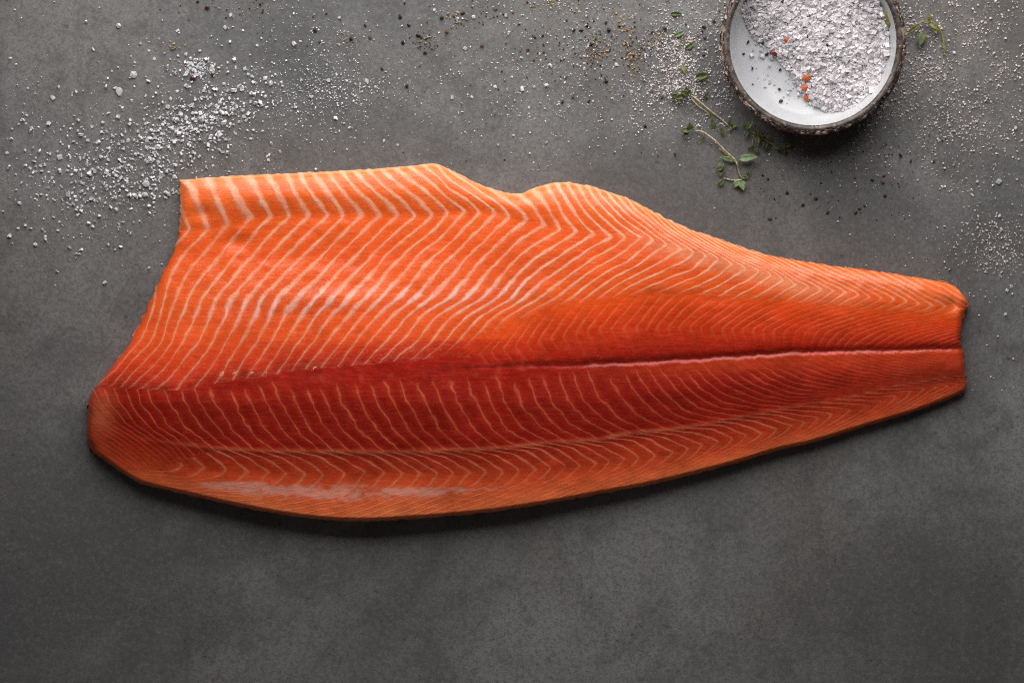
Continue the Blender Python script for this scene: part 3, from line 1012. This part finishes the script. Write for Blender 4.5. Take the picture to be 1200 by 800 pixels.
# white salt, upper left
pts = np.vstack([gauss(800, 222, 150, 44, 18, -32), gauss(800, 165, 185, 50, 26, -30), gauss(330, 232, 80, 12, 7), gauss(170, 240, 140, 22, 8, -20),
                 gauss(480, 88, 205, 36, 36), gauss(200, 150, 225, 35, 16, -20), gauss(150, 290, 115, 28, 16, -30), gauss(1100, 200, 170, 90, 55, -25),
                 gauss(60, 25, 160, 20, 60), uni(260, 0, 0, 420, 300)])
stuff('salt_grains', pts, .5, 3.4, 3.6, salt_w, 'white salt strewn beside the upper left corner of the fillet', 'salt')
# fine salt, middle top
pts = np.vstack([gauss(1200, 380, 108, 34, 24, -10), gauss(260, 372, 40, 40, 26), gauss(300, 445, 100, 50, 18), uni(420, 300, 0, 700, 200),
                 field(3200, 480, 0, 860, 190, lambda a, b__: smoothstep(430, 760, a) * (1 - smoothstep(110, 200, b__)))])
stuff('fine_salt', pts, .4, 1.6, 3.0, salt_w, 'fine white salt dusted across the top of the grey surface', 'fine salt')
# pink salt round the bowl
pts = np.vstack([field(2300, 740, 0, 860, 150, lambda a, b__: np.exp(-((a - 800) / 45) ** 2 - ((b__ - 80) / 50) ** 2)),
                 field(4200, 1000, 0, 1215, 260, lambda a, b__: np.exp(-((b__ - 85) / 75) ** 2) * (0.35 + .65 * np.exp(-((a - 1090) / 70) ** 2))),
                 gauss(160, 1090, 80, 22, 9), gauss(650, 1168, 288, 24, 20), gauss(160, 1140, 270, 40, 40), gauss(120, 1150, 190, 45, 40),
                 uni(260, 960, 150, 1200, 470), gauss(90, 960, 190, 60, 30)])
stuff('pink_salt_grains', pts, .45, 1.9, 2.6, salt_p, 'pale pink salt scattered on both sides of the bowl', 'pink salt')

# cracked pepper too small to pick apart
pep_d = simple_mat('black_pepper', (.022, .015, .012), .6, .5, 900)
pep_b = simple_mat('brown_pepper_husk', (.11, .05, .026), .6, .5, 900)
pep_y = simple_mat('tan_pepper_husk', (.40, .27, .13), .6, .5, 900)
pts = np.vstack([gauss(60, 498, 50, 12, 9), gauss(50, 555, 18, 22, 7), gauss(200, 690, 55, 46, 30), gauss(60, 740, 62, 9, 14), gauss(60, 700, 60, 9, 10), uni(90, 440, 0, 850, 190),
                 gauss(50, 775, 50, 20, 12), uni(70, 880, 150, 1100, 260), gauss(60, 1010, 175, 60, 25), gauss(20, 285, 12, 22, 9), uni(22, 200, 0, 440, 60)])
stuff('pepper_dust', pts, .6, 1.7, 2.0, pep_d, 'fine black cracked pepper sprinkled along the top of the surface', 'pepper')
pts = np.vstack([gauss(110, 740, 62, 6, 14, -8), gauss(90, 700, 60, 9, 10), gauss(60, 730, 25, 9, 10), gauss(50, 652, 6, 14, 6), gauss(40, 768, 43, 8, 6), gauss(24, 505, 47, 8, 6),
                 gauss(30, 535, 19, 10, 5), gauss(20, 404, 47, 6, 6), gauss(30, 285, 10, 18, 8), gauss(70, 690, 60, 50, 35), gauss(16, 205, 56, 9, 4), gauss(30, 800, 44, 8, 8)])
stuff('pepper_husks', pts, .7, 2.0, 1.8, pep_y, 'tan and brown crushed pepper husks left of the bowl', 'pepper husks')

# ------------------------------------------------------------------ salt heaped in the bowl
bx0, by0 = bc.x, bc.y
bound = [(862, -60), (864, -10), (868, 14), (876, 30), (884, 44), (898, 52), (907, 62), (916, 72), (925, 84), (932, 96), (940, 108), (948, 118), (958, 126), (972, 131), (986, 130), (1003, 123),
         (1018, 110), (1030, 94), (1038, 76), (1043, 56), (1043, 30), (1040, 5), (1020, -50), (940, -90)]
bpoly = catmull(bound + [bound[0]], 160)


def heap_height(px, py):
    d = np.sqrt(((px[:, None] - bpoly[None, :, 0]) ** 2 + (py[:, None] - bpoly[None, :, 1]) ** 2).min(1))
    ins = inside(px, py, bpoly)
    d = np.where(ins, d, -d)
    h = 17 * (1 - np.exp(-np.maximum(d, 0) / 16.0)) + 2.6 * smooth_noise(px, py, 15, 71) + 1.4 * smooth_noise(px, py, 6, 72)
    return d, np.where(d > 0, np.minimum(h, d * 1.1), -2.0)


hx, hy = np.meshgrid(np.arange(850, 1056, 3.0), np.arange(-75, 140, 3.0))
hs = hx.shape
hd, hh = heap_height(hx.ravel(), hy.ravel())
zg = 16 * S
kx = 1 - zg / CAM_H
wx, wy = (hx.ravel() - 600) * S * kx, (400 - hy.ravel()) * S * kx
rr = np.hypot(wx - bx0, wy - by0)
fl = bowl_floor(np.minimum(rr, 96 * u_))
hz_ = fl + hh * S
use = (hd > -3) & (rr < 93 * u_)
hidx = -np.ones(hx.size, int)
hidx[use] = np.arange(use.sum())
g = np.arange(hx.size).reshape(hs)
hf = np.stack([g[:-1, :-1], g[1:, :-1], g[1:, 1:], g[:-1, 1:]], -1).reshape(-1, 4)
hf = hf[use[hf].all(1)]
hvv = np.stack([wx, wy, hz_], 1)[use]
hft = hidx[hf]
tri = np.vstack([hft[:, [0, 1, 2]], hft[:, [0, 2, 3]]])
cand = uni(20000, 855, -70, 1052, 138)
cd, ch = heap_height(cand[:, 0], cand[:, 1])
cwx, cwy = (cand[:, 0] - 600) * S * kx, (400 - cand[:, 1]) * S * kx
cr = np.hypot(cwx - bx0, cwy - by0)
ok = (cd > -1) & (cr < 92 * u_)
cand, cwx, cwy, ch, cr = cand[ok][:7500], cwx[ok][:7500], cwy[ok][:7500], ch[ok][:7500], cr[ok][:7500]
cz = bowl_floor(cr) + np.maximum(ch, 0) * S - .0004
csz = (1.1 + 2.4 * rng.uniform(0, 1, len(cz)) ** 2.6) * S
cv, cf = crystals(np.stack([cwx, cwy, cz], 1), csz, 'cube', rng, .9, .36)
av = np.vstack([hvv, cv])
af = np.vstack([tri, cf + len(hvv)])
o = link('salt_heap', mesh_np('salt_heap', av, af, False), salt_h)
tag(o, 'heap of coarse white salt crystals filling the bowl', 'salt', kind='stuff')
# loose grains on the bowl's bare floor
cand = np.vstack([uni(90, 862, 40, 950, 140), gauss(40, 890, 55, 16, 12), gauss(30, 925, 105, 14, 12)])
cwx, cwy = (cand[:, 0] - 600) * S * kx, (400 - cand[:, 1]) * S * kx
cr = np.hypot(cwx - bx0, cwy - by0)
cd, ch = heap_height(cand[:, 0], cand[:, 1])
ok = (cr < 74 * u_) & (cd < 0)
cv, cf = crystals(np.stack([cwx[ok], cwy[ok], bowl_floor(cr[ok])], 1), (.6 + 1.6 * rng.uniform(0, 1, ok.sum()) ** 2) * S, 'cube', rng, .8, .9)
o = link('loose_salt', mesh_np('loose_salt', cv, cf, False), salt_c)
tag(o, 'few loose salt grains on the bare white floor of the bowl', 'salt', kind='stuff')


def in_bowl(px, py, lift=0.0):
    wx_, wy_ = (px - 600) * S * kx, (400 - py) * S * kx
    r_ = math.hypot(wx_ - bx0, wy_ - by0)
    d_, h_ = heap_height(np.array([px], float), np.array([py], float))
    return Vector((wx_, wy_, float(bowl_floor(r_)) + max(float(h_[0]), 0) * S + lift))


# ------------------------------------------------------------------ single crystals, pepper pieces, chilli flakes
def single_meshes(kind, mat, n, flat, seed, name):
    res = []
    r = np.random.default_rng(seed)
    for i in range(n):
        v_, f_q = crystals(np.zeros((1, 3)), np.ones(1), kind, r, flat, 1.0)
        m = mesh_np(name, v_, f_q, False)
        m.materials.append(mat)
        res.append(m)
    return res


def blob_set(name, mat, n, seed, sub=2, jag=.12, flat=.6):
    res = []
    for i in range(n):
        m = blob_mesh(name, seed + i, sub, jag, flat)
        m.materials.append(mat)
        res.append(m)
    return res


sx_m = single_meshes('cube', salt_c, 6, .75, 5, 'salt_crystal') + blob_set('salt_crystal', salt_c, 4, 80, 1, .30, .40)


def put_one(name, meshes, px, py, half, label, cat, group=None, loc=None, sink=.0):
    o = link(name, meshes[random.randrange(len(meshes))])
    hz1 = -min(v_.co.z for v_ in o.data.vertices)
    o.scale = (half * S * random.uniform(.85, 1.15), half * S * random.uniform(.85, 1.1), half * S * random.uniform(.8, 1.0))
    base_ = Vector(loc) if loc is not None else P(px, py, 0)
    o.location = base_ + Vector((0, 0, hz1 * o.scale[2] * (1 - sink)))
    o.rotation_euler = (0, 0, random.uniform(0, 6.28))
    tag(o, label, cat, group)
    return o


for px, py, hs_, lab in [(157, 88, 4.6, 'biggest round salt crystal standing apart left of the small dense salt pile'),
                         (140, 107, 4.6, 'flat oval salt crystal left of the salt scatter, below the biggest one'),
                         (171.5, 215, 4.4, 'upper of two round salt lumps left of the fillet corner'),
                         (170, 228, 4.8, 'lower of two round salt lumps left of the fillet corner'),
                         (311, 92, 3.4, 'lone cloudy salt crystal right of the small dense salt pile'),
                         (287, 81, 3.0, 'lone round salt crystal between the dense salt pile and the cloudy crystal'),
                         (62, 115, 3.0, 'lone salt crystal at the left above the salt scatter'),
                         (1142, 420, 0, '')]:
    if hs_ > 0:
        put_one('salt_crystal', sx_m[6:], px, py, hs_, lab, 'salt crystal')
coarse = [(131, 83), (157, 73), (175, 60), (180, 70), (196, 78), (205, 86), (208, 107), (221, 102), (246, 109), (262, 99), (281, 102), (296, 110), (310, 113), (330, 118), (274, 127), (246, 160),
          (200, 115), (197, 133), (212, 134), (204, 152), (190, 158), (169, 140), (175, 189), (172, 150), (180, 200), (204, 208), (111, 200), (62, 208), (53, 208), (96, 159), (104, 164),
          (80, 160), (70, 185), (133, 160), (150, 165), (247, 166), (228, 165), (30, 145), (36, 150), (10, 196), (9, 179), (37, 232), (46, 241), (80, 229), (87, 221), (52, 272), (143, 128),
          (81, 172), (120, 176), (160, 182), (180, 175), (214, 143), (230, 150), (262, 145), (285, 137), (222, 75), (232, 88), (247, 82), (240, 75), (226, 92), (228, 71)]
for px, py in coarse:
    put_one('salt_crystal', sx_m, px + random.uniform(-1, 1), py + random.uniform(-1, 1), random.uniform(1.3, 2.8),
            'small coarse salt crystal in the white scatter above and left of the fillet', 'salt crystal', 'coarse crystals in the white scatter at the upper left')
coarse2 = [(509, 12), (596, 39), (611, 68), (536, 23), (555, 20), (450, 165), (466, 170), (545, 57), (593, 18), (640, 100), (612, 103), (626, 102), (645, 77), (662, 97), (685, 81), (722, 76),
           (740, 108), (530, 114), (580, 102), (612, 105), (553, 114), (620, 126), (430, 95), (440, 102)]
for px, py in coarse2:
    put_one('salt_crystal', sx_m, px, py, random.uniform(1.5, 2.6), 'small coarse salt crystal above the middle of the fillet', 'salt crystal',
            'coarse crystals above the middle of the fillet')
for px, py in [(1140, 11), (1120, 36), (1118, 62), (1095, 60), (1168, 180), (1145, 213), (1171, 253), (1185, 336), (1180, 340), (1178, 368), (1170, 213), (1190, 150), (1173, 270)]:
    put_one('salt_crystal', sx_m, px, py, random.uniform(1.4, 2.3), 'small pale salt crystal on the surface right of the bowl', 'salt crystal', 'coarse crystals right of the bowl')

pep_meshes = blob_set('pepper_piece', pep_d, 6, 120, 1, .42, .65) + blob_set('pepper_piece', pep_b, 2, 140, 1, .42, .6)
pep = [(434, 44), (428, 30), (469, 20), (479, 30), (474, 4), (448, 81), (477, 101), (472, 50), (498, 62), (499, 46), (490, 42), (523, 38), (518, 21), (532, 19), (542, 16), (553, 9), (565, 54),
       (588, 84), (608, 29), (590, 17), (580, 11), (618, 3), (619, 58), (627, 44), (652, 42), (674, 63), (692, 32), (710, 27), (726, 31), (693, 52), (673, 36), (713, 36), (681, 36), (740, 70),
       (738, 62), (756, 72), (756, 148), (800, 108), (776, 113), (764, 107), (671, 114), (659, 120), (690, 119), (710, 96), (780, 35), (779, 34), (818, 43), (825, 32), (823, 37), (826, 45),
       (837, 25), (843, 13), (826, 58), (824, 65), (791, 180), (771, 182), (900, 210), (922, 226), (907, 233), (956, 233), (970, 249), (1007, 244), (1013, 241), (1003, 249), (1037, 229),
       (1034, 213), (1022, 211), (1055, 182), (1067, 189), (1036, 206), (1104, 165), (1094, 188), (1070, 232), (1002, 249), (902, 256), (941, 240), (232, 2), (188, 11), (369, 36), (383, 16), (411, 46)]
for px, py in pep:
    put_one('pepper_piece', pep_meshes, px, py, random.uniform(1.2, 2.7), 'dark cracked peppercorn piece lying on the grey surface', 'pepper', 'cracked peppercorn pieces on the surface')
for px, py, h_, lab in [(226, 92, 4.2, 'dark red pepper piece in the lower edge of the small dense salt pile'),
                        (249, 87, 3.4, 'reddish pepper piece at the right of the small dense salt pile'),
                        (243, 9, 3.6, 'olive brown pepper husk near the top left border')]:
    put_one('pepper_piece', blob_set('pepper_piece', simple_mat('red_pepper_skin', (.07, .012, .009), .45, .6, 900), 1, 200 + int(px), 1, .4, .5), px, py, h_ * .85, lab, 'pepper')

chilli_m = [simple_mat('orange_chilli', (.50, .10, .02), .4, .8, 420), simple_mat('dark_chilli', (.16, .014, .01), .3, .5, 700)]
for px, py, h_, mi, lab in [(944.5, 91, 5.4, 0, 'orange chilli flake at the salt edge in the bowl, topmost of three'),
                            (944, 103, 5.6, 0, 'orange chilli flake in the bowl, between two others in a row'),
                            (946, 115, 5.2, 0, 'orange chilli flake in the bowl, lowest of three in a row'),
                            (908, 61, 5.6, 1, 'dark red chilli seed on the bowl floor left of the salt'),
                            (921, 48, 4.6, 0, 'small tan chilli piece in the salt above the dark red seed')]:
    put_one('chilli_flake', blob_set('chilli_flake', chilli_m[mi], 1, 300 + int(py), 1, .38, .34), 0, 0, h_ * .85, lab, 'chilli flake', loc=in_bowl(px, py, .0009))
for px, py in [(945, 45), (1006, 29), (1003, 30), (1033, 32), (977, 65), (1008, 66), (1012, 78), (981, 108), (990, 106), (899, 63), (894, 50), (915, 81), (882, 80), (882, 99), (914, 104), (877, 49),
               (916, 118), (968, 54), (947, 22), (916, 4), (1020, 3), (960, 78), (872, 63), (930, 66)]:
    put_one('pepper_piece', pep_meshes[:4], 0, 0, random.uniform(1.2, 2.4), 'tiny dark pepper speck among the salt in the bowl', 'pepper', 'pepper specks in the bowl',
            loc=in_bowl(px, py, .0006))

# ------------------------------------------------------------------ thyme
leaf_mats = [simple_mat('dark_thyme_leaf', (.085, .108, .030), .5, .4, 500), simple_mat('green_thyme_leaf', (.14, .21, .085), .45, .35, 500),
             simple_mat('olive_thyme_leaf', (.20, .18, .055), .5, .35, 500)]
stem_m = simple_mat('thyme_stem', (.58, .46, .29), .55, .35, 700)
stem_g = simple_mat('green_thyme_stem', (.28, .27, .10), .55, .4, 700)


def leaf_mesh(length, width, fold, curl, seed):
    """an oval pointed leaf along +x, midrib at its lowest, with real thickness"""
    n, m = 9, 5
    r = random.Random(seed)
    top_, bot_ = [], []
    for i in range(n):
        t_ = i / (n - 1)
        w_ = width * .5 * (math.sin(math.pi * min(1, t_ ** .75)) ** .8 if 0 < t_ < 1 else 0.02)
        for j in range(m):
            s_ = (j / (m - 1)) * 2 - 1
            zz = fold * abs(s_) * w_ + curl * length * (t_ - .2) ** 2 + r.uniform(-1, 1) * .02 * width
            top_.append((t_ * length, s_ * w_, zz + .12 * S * 2))
            bot_.append((t_ * length, s_ * w_, zz - .12 * S * 2))
    vs = top_ + bot_
    fs = []
    o_ = n * m
    for i in range(n - 1):
        for j in range(m - 1):
            a = i * m + j
            fs.append((a, a + m, a + m + 1, a + 1))
            fs.append((o_ + a, o_ + a + 1, o_ + a + m + 1, o_ + a + m))
    for i in range(n - 1):
        for j in (0, m - 1):
            a, b__ = i * m + j, (i + 1) * m + j
            fs.append((a, b__, o_ + b__, o_ + a))
    me_ = bpy.data.meshes.new('leaf')
    me_.from_pydata(vs, [], fs)
    bm = bmesh.new()
    bm.from_mesh(me_)
    bmesh.ops.recalc_face_normals(bm, faces=bm.faces)
    bm.to_mesh(me_)
    bm.free()
    for p in me_.polygons:
        p.use_smooth = True
    return me_


def tube_mesh(pts, r0, r1, seg=7):
    """pts: (px,py,z units); radii in units"""
    c_ = catmull([(a, b__) for a, b__, _ in pts], 22)
    zz = np.interp(np.linspace(0, 1, 22), np.linspace(0, 1, len(pts)), [p_[2] for p_ in pts])
    W = np.array([P(a, b__, c__ * S) for (a, b__), c__ in zip(c_, zz)])
    vs, fs = [], []
    for i in range(22):
        d_ = W[min(i + 1, 21)] - W[max(i - 1, 0)]
        d_ /= np.linalg.norm(d_)
        s1 = np.cross(d_, (0, 0, 1.0))
        s1 /= np.linalg.norm(s1)
        s2 = np.cross(s1, d_)
        rad = (r0 + (r1 - r0) * i / 21) * S * (1 + .12 * math.sin(i * 2.1))
        for k_ in range(seg):
            a = 2 * math.pi * k_ / seg
            vs.append(W[i] + rad * (math.cos(a) * s1 + math.sin(a) * s2))
    for i in range(21):
        for k_ in range(seg):
            a, b__ = i * seg + k_, i * seg + (k_ + 1) % seg
            fs.append((a, b__, b__ + seg, a + seg))
    return mesh_np('stem', np.array(vs), np.array(fs))


def sprig(base_px, label, stems, leaves, group=None):
    root = empty('thyme_sprig', P(*base_px))
    tag(root, label, 'thyme sprig', group)
    for pts, r0, r1, mt in stems:
        o = link('stem', tube_mesh(pts, r0, r1), mt, root)
        o.location = -root.location
    for i, (px, py, zz, ang, ln_, wd, mi, tilt) in enumerate(leaves):
        lm_ = leaf_mesh(ln_ * S, wd * S, random.uniform(.25, .6), random.uniform(-.25, .1), i + int(px))
        lm_.materials.append(leaf_mats[mi])
        o = link('leaf', lm_, None, root)
        o.location = P(px, py, zz * S) - root.location
        o.rotation_euler = (random.uniform(-.4, .4), math.radians(-tilt), math.radians(ang))
    return root


# leaf: attachment px, py, height, direction (deg, anticlockwise from right), length, width, material, upward tilt
sprig((835, 132), 'thin thyme sprig with two dark buds left of the bowl, upper of two',
      [([(806, 110, 5), (816, 116, 5), (830, 128, 4), (844, 139, 3), (857, 150, 2)], 1.0, .8, stem_m), ([(810, 116, 4), (818, 124, 3), (829, 132, 2)], .7, .5, stem_m),
       ([(817, 122, 3), (808, 129, 2)], .4, .3, stem_g)],
      [(806, 110, 5, 115, 9, 7, 0, 30), (807, 111, 6, 160, 10, 8, 0, 20), (803, 112, 5, 195, 14, 8, 0, 12), (797, 114, 4, 170, 12, 7, 0, 15), (806, 112, 4, 60, 8, 6, 0, 25),
       (829, 132, 2, -60, 6, 4, 2, 0), (824, 116, 3, 50, 10, 3.5, 0, 10), (855, 148, 3, 80, 9, 5, 0, 20), (857, 149, 3, 20, 8, 5, 0, 10), (858, 150, 3, -150, 7, 3, 2, 0)])
sprig((862, 190), 'thyme sprig with curved pale stem and bright green leaves, lower left of the bowl',
      [([(813, 153, 6), (824, 155, 7), (838, 165, 7), (850, 177, 6), (861, 187, 5), (864, 193, 4)], .9, 1.2, stem_m),
       ([(843, 174, 4), (852, 181, 4), (861, 189, 4)], .7, .7, stem_m), ([(864, 191, 4), (866, 202, 3), (870, 209, 3), (877, 206, 3)], .9, .7, stem_g),
       ([(848, 209, 2), (858, 211, 2), (869, 211, 2)], .7, .8, stem_m), ([(863, 190, 4), (864, 180, 8)], .4, .3, stem_g)],
      [(809, 152, 6, 100, 9, 7, 0, 30), (808, 153, 6, 180, 11, 8, 0, 15), (806, 154, 5, 240, 9, 7, 0, 10), (811, 152, 6, 30, 6, 4, 0, 20),
       (866, 187, 6, 8, 22, 10, 1, 12), (862, 189, 4, 165, 20, 6, 1, 8), (846, 190, 4, 260, 12, 7, 0, 5), (848, 196, 4, 200, 9, 6, 0, 10), (846, 199, 3, 250, 9, 6, 0, 5),
       (868, 212, 3, 285, 12, 9, 1, 10), (866, 212, 3, 230, 10, 8, 1, 10), (848, 211, 3, 230, 10, 7, 0, 5), (870, 209, 3, 20, 9, 4, 0, 10), (876, 206, 3, 70, 10, 4, 0, 10),
       (826, 161, 4, 210, 9, 4, 0, 5), (848, 160, 3, 110, 12, 5, 0, 10), (836, 150, 3, 100, 12, 6, 0, 8)])
sprig((885, 162), 'shaded leafy thyme sprig half under the lower left of the bowl',
      [([(872, 148, 3), (882, 155, 4), (896, 164, 4), (912, 172, 3), (926, 172, 2)], .7, .8, stem_g), ([(884, 157, 4), (882, 168, 3), (884, 174, 2)], .5, .4, stem_g)],
      [(876, 151, 5, 60, 12, 6, 1, 25), (876, 152, 4, 250, 11, 6, 1, 10), (874, 149, 4, 150, 8, 5, 1, 20), (886, 158, 5, 70, 11, 6, 0, 20), (888, 160, 4, 270, 12, 6, 0, 5),
       (896, 164, 5, 60, 11, 6, 0, 15), (898, 166, 4, 255, 12, 7, 0, 5), (906, 170, 4, 330, 13, 7, 0, 5), (884, 172, 3, 200, 9, 5, 0, 5), (884, 173, 3, 300, 9, 5, 0, 5),
       (915, 172, 3, 300, 11, 6, 0, 5), (920, 172, 3, 30, 12, 6, 0, 5), (893, 162, 6, 120, 10, 6, 0, 30)])
sprig((1085, 30), 'bent olive thyme sprig sticking out right of the bowl',
      [([(1060, 42, 12), (1068, 36, 10), (1078, 27, 9), (1088, 25, 9), (1097, 29, 7), (1103, 38, 5), (1106, 50, 3), (1107, 64, 2)], .9, 1.1, stem_g)],
      [(1064, 39, 11, 38, 18, 6, 2, 8), (1082, 26, 9, 5, 10, 4, 2, 5), (1090, 25, 9, 105, 10, 5, 2, 20), (1089, 26, 8, 320, 16, 7, 2, 5), (1093, 27, 8, 290, 14, 6, 2, 0),
       (1083, 38, 6, 250, 18, 10, 0, 4), (1097, 31, 6, 280, 9, 4, 2, 5), (1105, 50, 4, 285, 12, 3, 2, 0)])
# loose leaves
for px, py, ang, ln_, wd, mi, lab, zz in [(786, 16.5, 0, 13, 6, 0, 'loose thyme leaf near the top border left of the bowl', 1),
                                          (790, 43, 25, 15, 6, 1, 'loose green thyme leaf beside the brown pepper left of the bowl', 1.5),
                                          (803, 58, 35, 14, 6, 0, 'dark loose thyme leaf halfway down the left of the bowl', 2),
                                          (815, 91, 12, 16, 10, 0, 'broad dark thyme leaf above the upper sprig', 3),
                                          (786, 117, 8, 5, 4, 0, 'tiny leaf crumb by the two dark buds', 1),
                                          (800, 76, 285, 12, 5, 2, 'olive thyme crumb between the pink salt and the upper sprig', 1.5),
                                          (199, 58, 20, 9, 3, 2, 'tiny yellow green leaf shred above the dense salt pile', 1)]:
    lm_ = leaf_mesh(ln_ * S, wd * S, .5, -.1, int(px))
    lm_.materials.append(leaf_mats[mi])
    o = link('thyme_leaf', lm_)
    o.location = P(px, py, zz * S)
    o.rotation_euler = (random.uniform(-.3, .3), math.radians(-6), math.radians(ang))
    tag(o, lab, 'thyme leaf')
lm_ = leaf_mesh(26 * S, 13 * S, .35, -.05, 4)
lm_.materials.append(leaf_mats[2])
o = link('thyme_leaf', lm_)
o.location = P(1043, 6, 40 * S)
o.rotation_euler = (math.radians(28), math.radians(8), math.radians(266))
tag(o, 'olive leaf leaning on the right inside wall of the bowl', 'thyme leaf')
